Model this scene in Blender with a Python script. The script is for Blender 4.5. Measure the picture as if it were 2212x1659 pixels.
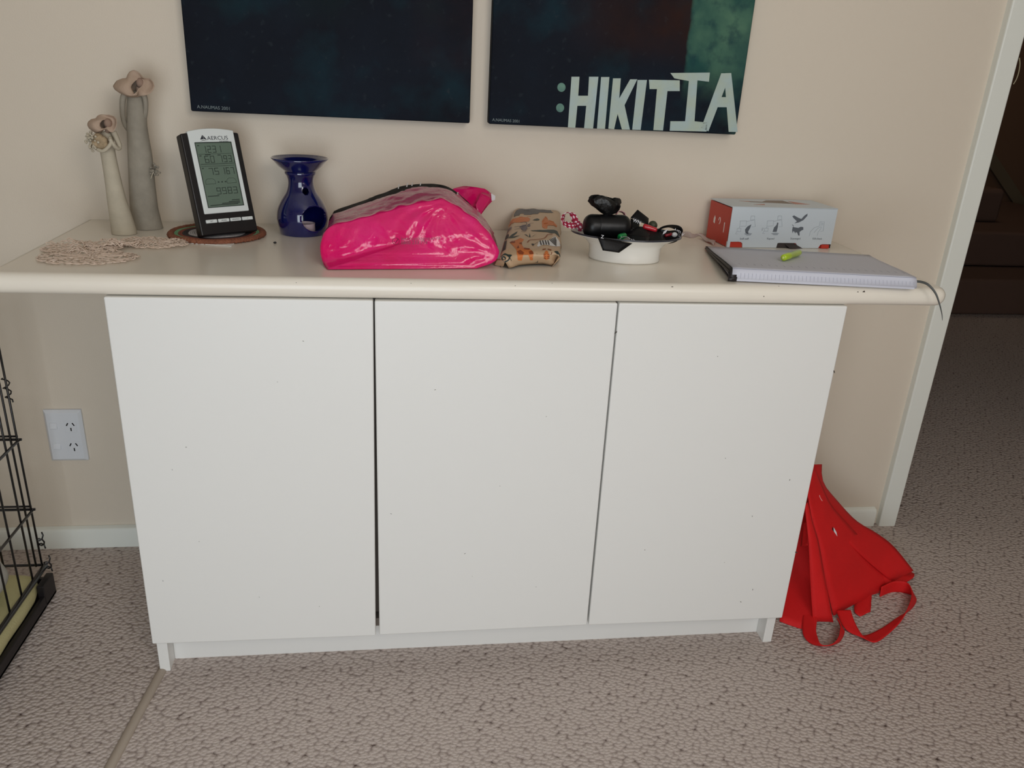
import bpy, bmesh, math, random
from mathutils import Vector, Matrix, noise
random.seed(7)
for o in list(bpy.data.objects): bpy.data.objects.remove(o)
scene = bpy.context.scene
COL = scene.collection
PI = math.pi
# ------------------------------------------------------------------ camera
CP = Vector((-0.1616, -1.70545, 1.09098)); FPX = 1727.2
CR = Vector((0.99045273, -0.12829447, 0.0504373)); CU = Vector((0.00123384, 0.37411362, 0.92738205)); CF = Vector((0.13784727, 0.91846585, -0.37070015))
cam = bpy.data.cameras.new('camera'); cam.sensor_width = 36; cam.lens = FPX/2212*36; cam.clip_start = .01
co = bpy.data.objects.new('camera', cam); COL.objects.link(co)
co.matrix_world = Matrix(((CR.x, CU.x, -CF.x, CP.x), (CR.y, CU.y, -CF.y, CP.y), (CR.z, CU.z, -CF.z, CP.z), (0, 0, 0, 1)))
scene.camera = co
# ------------------------------------------------------------------ world, light, exposure
w = bpy.data.worlds.new('world'); scene.world = w; w.use_nodes = True
w.node_tree.nodes['Background'].inputs[0].default_value = (.75, .87, 1, 1)
w.node_tree.nodes['Background'].inputs[1].default_value = 1.0
def area(name, loc, target, sx, sy, power, col):
    l = bpy.data.lights.new(name, 'AREA'); l.shape = 'RECTANGLE'; l.size = sx; l.size_y = sy; l.energy = power; l.color = col
    o = bpy.data.objects.new(name, l); COL.objects.link(o); o.location = loc
    o.rotation_euler = (Vector(target)-Vector(loc)).to_track_quat('-Z', 'Y').to_euler(); return o
area('window_daylight', (-.42, -2.43, .76), (-.40, 0, .40), 1.15, 1.2, 14, (.88, .95, 1))
area('window_daylight', (.58, -2.43, 1.72), (.3, 0, .9), .8, .9, 11.5, (1, .94, .87))
area('hall_fill', (2.9, 2.6, 2.34), (3.3, 3.5, .8), .6, .6, 3.2, (1, .78, .55))  # added fill lamp that lifts the dark hall, not a real skylight
scene.view_settings.view_transform = 'Standard'; scene.view_settings.look = 'None'
scene.view_settings.gamma = 1; scene.view_settings.use_curve_mapping = False
scene.view_settings.exposure = 0.09
# ------------------------------------------------------------------ helpers
def ray(x, y): return CF + CR*((x-1106)/FPX) - CU*((y-829.5)/FPX)
def ony(x, y, Y):
    d = ray(x, y); return CP + d*((Y-CP.y)/d.y)
def onz(x, y, Z):
    d = ray(x, y); return CP + d*((Z-CP.z)/d.z)
def lin(c):
    if isinstance(c, str): c = [int(c[i:i+2], 16) for i in (0, 2, 4)]
    return tuple((v/255/12.92 if v/255 <= .04045 else ((v/255+.055)/1.055)**2.4) for v in c)
def mat(name, col, rough=.5, var=0, vscale=30, bump=0, bscale=200, metal=0, spec=.5, coat=0, trans=0, sub=0, col2=None):
    m = bpy.data.materials.new(name); m.use_nodes = True; nt = m.node_tree; b = nt.nodes['Principled BSDF']
    c = lin(col); b.inputs['Base Color'].default_value = (*c, 1)
    b.inputs['Roughness'].default_value = rough; b.inputs['Metallic'].default_value = metal
    b.inputs['Specular IOR Level'].default_value = spec; b.inputs['Coat Weight'].default_value = coat
    b.inputs['Coat Roughness'].default_value = .08; b.inputs['Transmission Weight'].default_value = trans
    tc = nt.nodes.new('ShaderNodeTexCoord')
    if var or col2:
        n = nt.nodes.new('ShaderNodeTexNoise'); n.inputs['Scale'].default_value = vscale; n.inputs['Detail'].default_value = 4
        nt.links.new(tc.outputs['Object'], n.inputs['Vector'])
        r = nt.nodes.new('ShaderNodeValToRGB'); nt.links.new(n.outputs['Fac'], r.inputs[0])
        r.color_ramp.elements[0].position = .3; r.color_ramp.elements[1].position = .7
        c2 = lin(col2) if col2 else tuple(min(1, v*(1+var)) for v in c); c1 = c if col2 else tuple(v*(1-var) for v in c)
        r.color_ramp.elements[0].color = (*c1, 1); r.color_ramp.elements[1].color = (*c2, 1)
        nt.links.new(r.outputs[0], b.inputs['Base Color'])
    if bump:
        n2 = nt.nodes.new('ShaderNodeTexNoise'); n2.inputs['Scale'].default_value = bscale; n2.inputs['Detail'].default_value = 3
        nt.links.new(tc.outputs['Object'], n2.inputs['Vector'])
        bp = nt.nodes.new('ShaderNodeBump'); bp.inputs['Strength'].default_value = bump; bp.inputs['Distance'].default_value = .002
        nt.links.new(n2.outputs['Fac'], bp.inputs['Height']); nt.links.new(bp.outputs[0], b.inputs['Normal'])
    return m
def link(name, me, m=None, parent=None, smooth=False, bevel=0, bseg=2):
    o = bpy.data.objects.new(name, me); COL.objects.link(o)
    if m: me.materials.append(m)
    if parent: o.parent = parent
    if smooth:
        for p in me.polygons: p.use_smooth = True
    if bevel:
        md = o.modifiers.new('bevel', 'BEVEL'); md.width = bevel; md.segments = bseg; md.limit_method = 'ANGLE'; md.angle_limit = .6
        for p in me.polygons: p.use_smooth = True
        md.harden_normals = True
    return o
def obj(name, bm, m=None, parent=None, smooth=False, bevel=0, bseg=2):
    bmesh.ops.recalc_face_normals(bm, faces=bm.faces)
    me = bpy.data.meshes.new(name); bm.to_mesh(me); bm.free()
    return link(name, me, m, parent, smooth, bevel, bseg)
def tag(o, label=None, cat=None, group=None, kind=None):
    if label: o['label'] = label
    if cat: o['category'] = cat
    if group: o['group'] = group
    if kind: o['kind'] = kind
    return o
def thing(name, loc, label, cat, rot=(0, 0, 0), group=None):
    o = bpy.data.objects.new(name, None); COL.objects.link(o); o.location = loc; o.rotation_euler = rot; o.empty_display_size = .05
    return tag(o, label, cat, group)
def box(bm, a, b):
    x0, y0, z0 = a; x1, y1, z1 = b
    v = [bm.verts.new(p) for p in ((x0, y0, z0), (x1, y0, z0), (x1, y1, z0), (x0, y1, z0), (x0, y0, z1), (x1, y0, z1), (x1, y1, z1), (x0, y1, z1))]
    for f in ((0, 3, 2, 1), (4, 5, 6, 7), (0, 1, 5, 4), (1, 2, 6, 5), (2, 3, 7, 6), (3, 0, 4, 7)): bm.faces.new([v[i] for i in f])
def boxo(name, a, b, m, parent=None, bevel=0, bseg=2):
    bm = bmesh.new(); box(bm, a, b); return obj(name, bm, m, parent, bevel=bevel, bseg=bseg)
def prism(bm, pts, off):
    """pts: list of 3D points, off: extrusion vector"""
    off = Vector(off); n = len(pts)
    a = [bm.verts.new(Vector(p)) for p in pts]; b = [bm.verts.new(Vector(p)+off) for p in pts]
    bm.faces.new(a); bm.faces.new(list(reversed(b)))
    for i in range(n): bm.faces.new((a[i], b[i], b[(i+1) % n], a[(i+1) % n]))
def tube(bm, pts, r, seg=8, closed=False, cap=True, flat=1.0):
    pts = [Vector(p) for p in pts]; n = len(pts); rings = []
    up = Vector((0, 0, 1)); prev = None
    for i, p in enumerate(pts):
        if closed: t = pts[(i+1) % n]-pts[i-1]
        else: t = pts[min(i+1, n-1)]-pts[max(i-1, 0)]
        t.normalize()
        if prev is None:
            a = up.cross(t)
            if a.length < .1: a = Vector((1, 0, 0)).cross(t)
        else: a = prev - t*prev.dot(t)
        a.normalize(); b = t.cross(a); prev = a
        rr = r[i] if isinstance(r, (list, tuple)) else r
        rings.append([bm.verts.new(p + a*rr*math.cos(2*PI*k/seg) + b*rr*flat*math.sin(2*PI*k/seg)) for k in range(seg)])
    m = n if closed else n-1
    for i in range(m):
        A, B = rings[i], rings[(i+1) % n]
        for k in range(seg): bm.faces.new((A[k], A[(k+1) % seg], B[(k+1) % seg], B[k]))
    if cap and not closed:
        bm.faces.new(rings[0]); bm.faces.new(list(reversed(rings[-1])))
def lathe(bm, prof, seg=48, c=(0, 0, 0), ax=1, ay=1, closed=True):
    rings = [[bm.verts.new((c[0]+r*ax*math.cos(2*PI*k/seg), c[1]+r*ay*math.sin(2*PI*k/seg), c[2]+z)) for k in range(seg)] for r, z in prof]
    for i in range(len(rings)-1):
        A, B = rings[i], rings[i+1]
        for k in range(seg): bm.faces.new((A[k], A[(k+1) % seg], B[(k+1) % seg], B[k]))
    if closed:
        bm.faces.new(rings[0]); bm.faces.new(list(reversed(rings[-1])))
    return rings
def sphere(bm, c, r, u=12, v=8, sc=(1, 1, 1)):
    mt = Matrix.Translation(c) @ Matrix.Diagonal((*[r*s for s in sc], 1))
    bmesh.ops.create_uvsphere(bm, u_segments=u, v_segments=v, radius=1, matrix=mt)
def smoothpath(pts, n=6, closed=False):
    pts = [Vector(p) for p in pts]; out = []; N = len(pts)
    for i in range(N if closed else N-1):
        if closed: p0, p1, p2, p3 = pts[i-1], pts[i], pts[(i+1) % N], pts[(i+2) % N]
        else: p0, p1, p2, p3 = pts[max(i-1, 0)], pts[i], pts[i+1], pts[min(i+2, N-1)]
        for k in range(n):
            t = k/n
            out.append(.5*((2*p1)+(p2-p0)*t+(2*p0-5*p1+4*p2-p3)*t*t+(3*p1-p0-3*p2+p3)*t**3))
    if not closed: out.append(pts[-1])
    return out
def grid(bm, rows, uv=False):
    """surface through rows of points"""
    V = [[bm.verts.new(Vector(p)) for p in r] for r in rows]
    L = bm.loops.layers.uv.verify() if uv else None
    for i in range(len(V)-1):
        for j in range(len(V[0])-1):
            f = bm.faces.new((V[i][j], V[i][j+1], V[i+1][j+1], V[i+1][j]))
            if uv:
                for lp, (a, b) in zip(f.loops, ((i, j), (i, j+1), (i+1, j+1), (i+1, j))): lp[L].uv = (b/(len(V[0])-1), a/(len(V)-1))
    return V
def sheet(name, rows, m, parent=None, thick=.0015, smooth=True, uv=False, sub=0):
    bm = bmesh.new(); grid(bm, rows, uv); me = bpy.data.meshes.new(name); bm.to_mesh(me); bm.free()
    o = link(name, me, m, parent, smooth)
    if sub: md = o.modifiers.new('sub', 'SUBSURF'); md.levels = sub; md.render_levels = sub
    md = o.modifiers.new('solid', 'SOLIDIFY'); md.thickness = thick; md.offset = 0
    return o
def loft(lineA, lineB, n, fn=None):
    """rows from two polylines (resampled the same), n columns"""
    rows = []
    for a, b in zip(lineA, lineB):
        rows.append([a.lerp(b, k/n) + (fn(k/n) if fn else Vector()) for k in range(n+1)])
    return rows
def resamp(pts, n):
    pts = [Vector(p) for p in pts]; L = [0]
    for a, b in zip(pts, pts[1:]): L.append(L[-1]+(b-a).length)
    out = []
    for k in range(n+1):
        s = L[-1]*k/n; i = 0
        while i < len(pts)-2 and L[i+1] < s: i += 1
        t = (s-L[i])/max(L[i+1]-L[i], 1e-9); out.append(pts[i].lerp(pts[i+1], t))
    return out
def text(name, s, size, m, parent, mw, extrude=.0002, align='LEFT', sx=1):
    cu = bpy.data.curves.new(name, 'FONT'); cu.body = s; cu.size = size; cu.extrude = extrude; cu.align_x = align; cu.resolution_u = 3
    t = bpy.data.objects.new('tmp', cu); COL.objects.link(t)
    dg = bpy.context.evaluated_depsgraph_get(); me = bpy.data.meshes.new_from_object(t.evaluated_get(dg))
    bpy.data.objects.remove(t); me.transform(mw @ Matrix.Diagonal((sx, 1, 1, 1)))
    me.materials.clear()
    return link(name, me, m, parent)
def frame(o, x, z):
    """matrix with local x along x, local y along z"""
    x = Vector(x).normalized(); z = Vector(z).normalized(); n = x.cross(z)
    return Matrix(((x.x, z.x, n.x, o[0]), (x.y, z.y, n.y, o[1]), (x.z, z.z, n.z, o[2]), (0, 0, 0, 1)))
FRONT = frame((0, 0, 0), (1, 0, 0), (0, 0, 1))
# ------------------------------------------------------------------ materials
M_wall = mat('wall_paint', (223, 211, 194), .55, bump=.12, bscale=350, spec=.3)
M_ceil = mat('ceiling_paint', (238, 235, 228), .7)
M_white = mat('white_enamel', (236, 235, 231), .38, bump=.04, bscale=40, spec=.45)
M_top = mat('counter_enamel', (240, 232, 218), .26, var=.02, vscale=6, bump=.02, bscale=25, spec=.5)
M_trim = mat('trim_enamel', (236, 238, 230), .35, bump=.05, bscale=60)
M_inner = mat('cabinet_inside', (120, 108, 98), .6)
M_chip = mat('bare_chip', (70, 60, 52), .7)
M_black = mat('black_plastic', (22, 21, 23), .35)
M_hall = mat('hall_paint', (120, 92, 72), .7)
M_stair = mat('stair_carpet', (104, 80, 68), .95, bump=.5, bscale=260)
def carpet_mat():
    m = bpy.data.materials.new('loop_pile_carpet'); m.use_nodes = True; nt = m.node_tree; N = nt.nodes; L = nt.links; b = N['Principled BSDF']
    b.inputs['Roughness'].default_value = .95; b.inputs['Specular IOR Level'].default_value = .15
    tc = N.new('ShaderNodeTexCoord'); mp = N.new('ShaderNodeMapping'); L.new(tc.outputs['Object'], mp.inputs[0])
    mp.inputs['Rotation'].default_value = (0, 0, .5); mp.inputs['Scale'].default_value = (105, 135, 1)
    wn = N.new('ShaderNodeTexNoise'); wn.inputs['Scale'].default_value = .9; wn.inputs['Detail'].default_value = 2; L.new(mp.outputs[0], wn.inputs['Vector'])
    mx = N.new('ShaderNodeVectorMath'); mx.operation = 'MULTIPLY_ADD'; mx.inputs[1].default_value = (.6, .6, 0); L.new(wn.outputs['Color'], mx.inputs[0]); L.new(mp.outputs[0], mx.inputs[2])
    v = N.new('ShaderNodeTexVoronoi'); v.feature = 'SMOOTH_F1'; v.inputs['Smoothness'].default_value = .35; v.voronoi_dimensions = '2D'; v.inputs['Scale'].default_value = 1; v.inputs['Randomness'].default_value = .8; L.new(mx.outputs[0], v.inputs['Vector'])
    fz = N.new('ShaderNodeTexNoise'); fz.inputs['Scale'].default_value = 620; fz.inputs['Detail'].default_value = 3; L.new(tc.outputs['Object'], fz.inputs['Vector'])
    h = N.new('ShaderNodeMath'); h.operation = 'MULTIPLY_ADD'; h.inputs[1].default_value = -1.3; h.inputs[2].default_value = 1; L.new(v.outputs['Distance'], h.inputs[0])
    h2 = N.new('ShaderNodeMath'); h2.operation = 'MULTIPLY_ADD'; h2.inputs[1].default_value = .55; L.new(fz.outputs['Fac'], h2.inputs[0]); L.new(h.outputs[0], h2.inputs[2])
    r = N.new('ShaderNodeValToRGB'); L.new(h2.outputs[0], r.inputs[0])
    r.color_ramp.elements[0].position = .06; r.color_ramp.elements[0].color = (*lin((86, 70, 65)), 1)
    r.color_ramp.elements[1].position = .75; r.color_ramp.elements[1].color = (*lin((202, 188, 180)), 1)
    e = r.color_ramp.elements.new(.26); e.color = (*lin((158, 143, 136)), 1)  # shade in the gaps and light on the loops are put into the colour
    L.new(r.outputs[0], b.inputs['Base Color'])
    bp = N.new('ShaderNodeBump'); bp.inputs['Strength'].default_value = .8; bp.inputs['Distance'].default_value = .0035; L.new(h2.outputs[0], bp.inputs['Height']); L.new(bp.outputs[0], b.inputs['Normal'])
    return m
M_carpet = carpet_mat()
# ------------------------------------------------------------------ room shell
def struct(name, bm, m, parent=None, bevel=0):
    o = obj(name, bm, m, parent, bevel=bevel); 
    if not parent: o['kind'] = 'structure'
    return o
# the carpet lies about 2 cm lower in the room than along the wall and through the doorway
bm = bmesh.new()
ys = [-2.7, -1.2, -.8, -.42, -.34, -.26, -.18, -.1, 0, .1, 1, 2.5, 3.66]
def fz(y): return 0 if y > -.1 else (-.021 if y < -.42 else -.021*(-.1-y)/.32)
xs = [-3.2, -1.5, -.7, 0, .7, 1.5, 3.2, 4.7]
grid(bm, [[(x, y, fz(y)) for x in xs] for y in ys])
floor = struct('floor', bm, M_carpet)
for p in floor.data.polygons: p.use_smooth = True
bm = bmesh.new(); box(bm, (-3.2, 0, -.03), (1.10, .12, 2.4)); struct('wall_back', bm, M_wall)
bm = bmesh.new(); box(bm, (2.3, 0, -.03), (4.7, .12, 2.4)); box(bm, (1.1459, 0, 2.05), (2.3, .12, 2.4)); struct('wall_doorway', bm, M_wall)
bm = bmesh.new(); box(bm, (-3.32, -2.7, -.03), (-3.2, .12, 2.4)); struct('wall_left', bm, M_wall)
bm = bmesh.new(); box(bm, (2.7, -2.7, -.03), (2.82, 0, 2.4)); struct('wall_right', bm, M_wall)
bm = bmesh.new()
for a, b in (((-3.2, -2.62, -.03), (-1.05, -2.5, 2.4)), ((.2, -2.62, -.03), (.25, -2.5, 2.4)), ((1.25, -2.62, -.03), (2.7, -2.5, 2.4)), ((-1.05, -2.62, 1.42), (.2, -2.5, 2.4)), ((-1.05, -2.62, -.03), (.2, -2.5, .1)), ((.25, -2.62, -.03), (1.25, -2.5, 1.22)), ((.25, -2.62, 2.22), (1.25, -2.5, 2.4))): box(bm, a, b)
struct('wall_front', bm, M_wall)
for nm, x0, x1, z0, z1 in (('window_1', -1.05, .2, .1, 1.42), ('window_2', .25, 1.25, 1.22, 2.22)):
    bm = bmesh.new(); t = .05; xm = (x0+x1)/2
    for a, b in (((x0, z0), (x0+t, z1)), ((x1-t, z0), (x1, z1)), ((x0+t, z0), (x1-t, z0+t)), ((x0+t, z1-t), (x1-t, z1)), ((xm-t/2, z0+t), (xm+t/2, z1-t))):
        box(bm, (a[0], -2.59, a[1]), (b[0], -2.53, b[1]))
    struct(nm, bm, M_trim)
bm = bmesh.new(); box(bm, (-3.32, -2.7, 2.4), (4.7, 3.66, 2.5)); struct('ceiling', bm, M_ceil)
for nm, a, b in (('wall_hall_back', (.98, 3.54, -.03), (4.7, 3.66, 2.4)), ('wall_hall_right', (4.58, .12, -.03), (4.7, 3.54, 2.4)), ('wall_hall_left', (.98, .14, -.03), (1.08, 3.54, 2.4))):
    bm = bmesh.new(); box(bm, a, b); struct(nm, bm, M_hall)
# skirting board with eased top edge
bm = bmesh.new(); prism(bm, [(-3.2, 0, -.01), (-3.2, -.016, -.01), (-3.2, -.016, .042), (-3.2, -.012, .0485), (-3.2, 0, .0515)], (4.285, 0, 0)); struct('baseboard_back', bm, M_trim, bevel=.002)
# door casing at the end of the wall
bm = bmesh.new(); box(bm, (1.0985, -.018, -.01), (1.1459, .138, 2.1)); struct('trim_1', bm, M_trim, bevel=.004)
# cover strip over the carpet join, running from the cabinet foot towards the viewer
bm = bmesh.new()
P = [Vector((-.613, -.392, -.022)), Vector((-.640, -.655, -.0215)), Vector((-.668, -.92, -.0215)), Vector((-.70, -1.3, -.0215))]
tube(bm, smoothpath(P, 5), .0092, 12, flat=.85); M_strip = mat('strip_vinyl', (168, 154, 140), .5, bump=.1, bscale=120)
o = obj('trim_2', bm, M_strip, smooth=True); o['kind'] = 'structure'
# stairs in the dark hall
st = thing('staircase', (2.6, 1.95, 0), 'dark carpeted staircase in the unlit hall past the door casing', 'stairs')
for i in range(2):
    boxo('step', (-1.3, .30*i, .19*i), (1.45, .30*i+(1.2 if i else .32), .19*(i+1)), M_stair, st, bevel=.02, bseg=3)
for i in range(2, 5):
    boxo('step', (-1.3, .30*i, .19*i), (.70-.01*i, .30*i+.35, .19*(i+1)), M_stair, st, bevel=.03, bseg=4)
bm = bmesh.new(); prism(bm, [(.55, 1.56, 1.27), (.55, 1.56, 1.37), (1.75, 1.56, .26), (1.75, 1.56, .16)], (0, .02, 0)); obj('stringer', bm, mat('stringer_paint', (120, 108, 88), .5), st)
# ------------------------------------------------------------------ cabinet
cab = thing('cabinet', (0, -.2, -.021), 'white painted three-door cabinet without handles under the long worktop', 'cabinet')
def cobj(name, a, b, m, bevel=.0015):
    d = Vector((0, -.2, -.021)); return boxo(name, Vector(a)-d, Vector(b)-d, m, cab, bevel=bevel)
cobj('side_panel', (-.6185, -.419, -.021), (-.5992, -.002, .7265), M_white)
cobj('side_panel', (.5992, -.419, -.021), (.6185, -.002, .7265), M_white)
cobj('toe_kick', (-.5992, -.387, -.021), (.5992, -.371, .0635), M_white)
cobj('bottom_panel', (-.5992, -.4185, .064), (.5992, -.01, .082), M_inner)
cobj('back_panel', (-.5992, -.009, .083), (.5992, -.003, .726), M_inner)
cobj('partition', (-.2155, -.40, .083), (-.1975, -.01, .726), M_inner)
cobj('partition', (.197, -.4185, .083), (.215, -.01, .726), M_inner)
cobj('shelf', (-.5990, -.39, .40), (-.216, -.01, .416), M_inner)
YD = -.437
def door(c, chips):
    P = [ony(x, y, YD) for x, y in c]
    for p in P: p.z = min(p.z, .7258)
    d = Vector((0, -.2, -.021))
    bm = bmesh.new(); prism(bm, [p-d for p in P], (0, .0178, 0)); o = obj('door', bm, M_white, cab, bevel=.0028, bseg=3)
    bm = bmesh.new()
    for x, y, r in chips:
        q = ony(x, y, YD-.0001)-d; n = 7; s = r*.00055; a0 = random.random()*6
        ang = random.random()*3
        pts = []
        for k in range(n):
            a = a0+2*PI*k/n; u = s*(.7+.6*random.random())
            e = Vector((math.cos(a)*u*1.8, 0, math.sin(a)*u*.6)); e.rotate(Matrix.Rotation(ang, 3, 'Y')); pts.append(q+e)
        prism(bm, pts, (0, .0003, 0))
    tag(obj('paint_chips', bm, M_chip, o), kind='stuff')
    return o
door([(222.5, 641.5), (328.5, 1392), (811.5, 1374), (806, 649)], [(655, 737, 1.6), (402, 966, 1.5), (372, 1015, 1.2), (599, 825, 1), (430, 1170, 1), (560, 1290, 1), (352, 1255, 1.4), (690, 1310, 1)])
door([(809, 650), (819.5, 1372.5), (1268, 1351), (1335, 654.5)], [(940, 842, 1.6), (1080, 1050, 1), (1004, 1196, 1.5), (845, 1110, 1.6), (1180, 900, 1), (1158, 1268, 1.2), (1020, 1245, 1)])
door([(1338, 654.5), (1271.5, 1351), (1690, 1335.5), (1833, 657.5)], [(1706, 1037, 2), (1625, 1115, 2), (1626, 1274, 2), (1567, 990, 1.3), (1565, 1215, 1), (1393, 1188, 1.3), (1600, 1300, 2), (1331, 718, 3), (1802, 803, 3), (1720, 1193, 3), (1550, 770, 1.2)])
# ------------------------------------------------------------------ worktop
XL, XR, YF, ZT, TH = -.789, .8085, -.4405, .76, .0335
bm = bmesh.new(); box(bm, (XL, YF, ZT-TH), (XR, -.001, ZT))
bmesh.ops.bevel(bm, geom=[e for e in bm.edges if abs(e.verts[0].co.x-e.verts[1].co.x) < 1e-6 and abs(e.verts[0].co.y-e.verts[1].co.y) < 1e-6 and e.verts[0].co.y < -.3], offset=.022, segments=5, affect='EDGES', profile=.5)
E_ = [e for e in bm.edges if abs(e.verts[0].co.z-e.verts[1].co.z) < 1e-6 and not (e.verts[0].co.y > -.01 and e.verts[1].co.y > -.01) and len(e.link_faces) == 2 and any(abs(f.normal.z) > .9 for f in e.link_faces)]
bm.normal_update()
E_ = [e for e in bm.edges if abs(e.verts[0].co.z-e.verts[1].co.z) < 1e-6 and not (e.verts[0].co.y > -.01 and e.verts[1].co.y > -.01) and any(abs(f.normal.z) > .9 for f in e.link_faces)]
bmesh.ops.bevel(bm, geom=E_, offset=.0155, segments=7, affect='EDGES', profile=.5)
wt = obj('worktop', bm, M_top, smooth=True)
wt.data.polygons.foreach_set('use_smooth', [True]*len(wt.data.polygons))
md = wt.modifiers.new('wn', 'WEIGHTED_NORMAL'); md.keep_sharp = False
tag(wt, 'long off-white worktop with rounded front edge running over the cabinet', 'worktop')
bm = bmesh.new()
for x, y, r in ((888, 613, 2), (1192, 614, 3), (1113, 618, 1.5), (1452, 621, 3), (1500, 620, 2), (1546, 621, 2), (1683, 621, 4), (1853, 631, 2), (1866, 631, 4), (1650, 640, 1.5), (640, 611, 1.2)):
    zc = .76-.0155; q = ony(x, y, YF); a = max(-1, min(1, (q.z-zc)/.0155)); yy = YF+.0155*(1-math.sqrt(max(0, 1-a*a)))-.0002
    q = ony(x, y, yy); s = r*.0005
    prism(bm, [q+Vector((s*math.cos(k*PI/3)*(1+random.random()*.8), -.0002, s*math.sin(k*PI/3)*(.8+random.random()*.9))) for k in range(6)], (0, .0006, 0))
q = ony(2040, 643, -.428); prism(bm, [q+Vector((.0012*math.cos(k*PI/3)*.8, 0, .003*math.sin(k*PI/3))) for k in range(6)], (-.002, .002, 0))
tag(obj('paint_chips', bm, M_chip, wt), kind='stuff')
# ------------------------------------------------------------------ wall outlet
out = thing('wall_outlet', (-.9298, 0, .2229), 'white double power socket with two switches low on the wall', 'outlet')
OW, OH = .0775, .1232
M_pl = mat('outlet_plastic', (226, 229, 234), .3)
bm = bmesh.new(); a = [(0, 0), (OW, 0), (OW, OH), (0, OH)]; i_ = .006
A = [bm.verts.new((x, 0, z)) for x, z in a]; B = [bm.verts.new((x, -.006, z)) for x, z in a]; Cc = [bm.verts.new((i_ if x == 0 else x-i_, -.012, i_ if z == 0 else z-i_)) for x, z in a]
for U, V in ((A, B), (B, Cc)):
    for k in range(4): bm.faces.new((U[k], U[(k+1) % 4], V[(k+1) % 4], V[k]))
bm.faces.new(Cc); bm.faces.new(list(reversed(A))); obj('faceplate', bm, M_pl, out, bevel=.0008)
for zc in (.086, .037):
    sw = boxo('switch_rocker', (.0115, -.0135, zc-.007), (.0275, -.0115, zc+.009), M_pl, out, bevel=.001)
    bm = bmesh.new(); prism(bm, [(.012, -.0132, zc-.004), (.012, -.0165, zc-.004), (.012, -.0135, zc+.008)], (.015, 0, 0)); obj('rocker_wedge', bm, M_pl, sw, bevel=.0006)
    s = boxo('socket_face', (.041, -.0128, zc-.014), (.066, -.0118, zc+.013), M_pl, out, bevel=.0008)
    bm = bmesh.new()
    for cx, cz, an in ((.0475, zc+.005, -.5), (.0600, zc+.005, .5), (.0540, zc-.007, 0)):
        v = []
        for u, t in ((-.0012, -.0038), (.0012, -.0038), (.0012, .0038), (-.0012, .0038)):
            v.append((cx+u*math.cos(an)-t*math.sin(an), -.0131, cz+u*math.sin(an)+t*math.cos(an)))
        prism(bm, v, (0, .0005, 0))
    obj('slots', bm, M_black, s)
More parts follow.
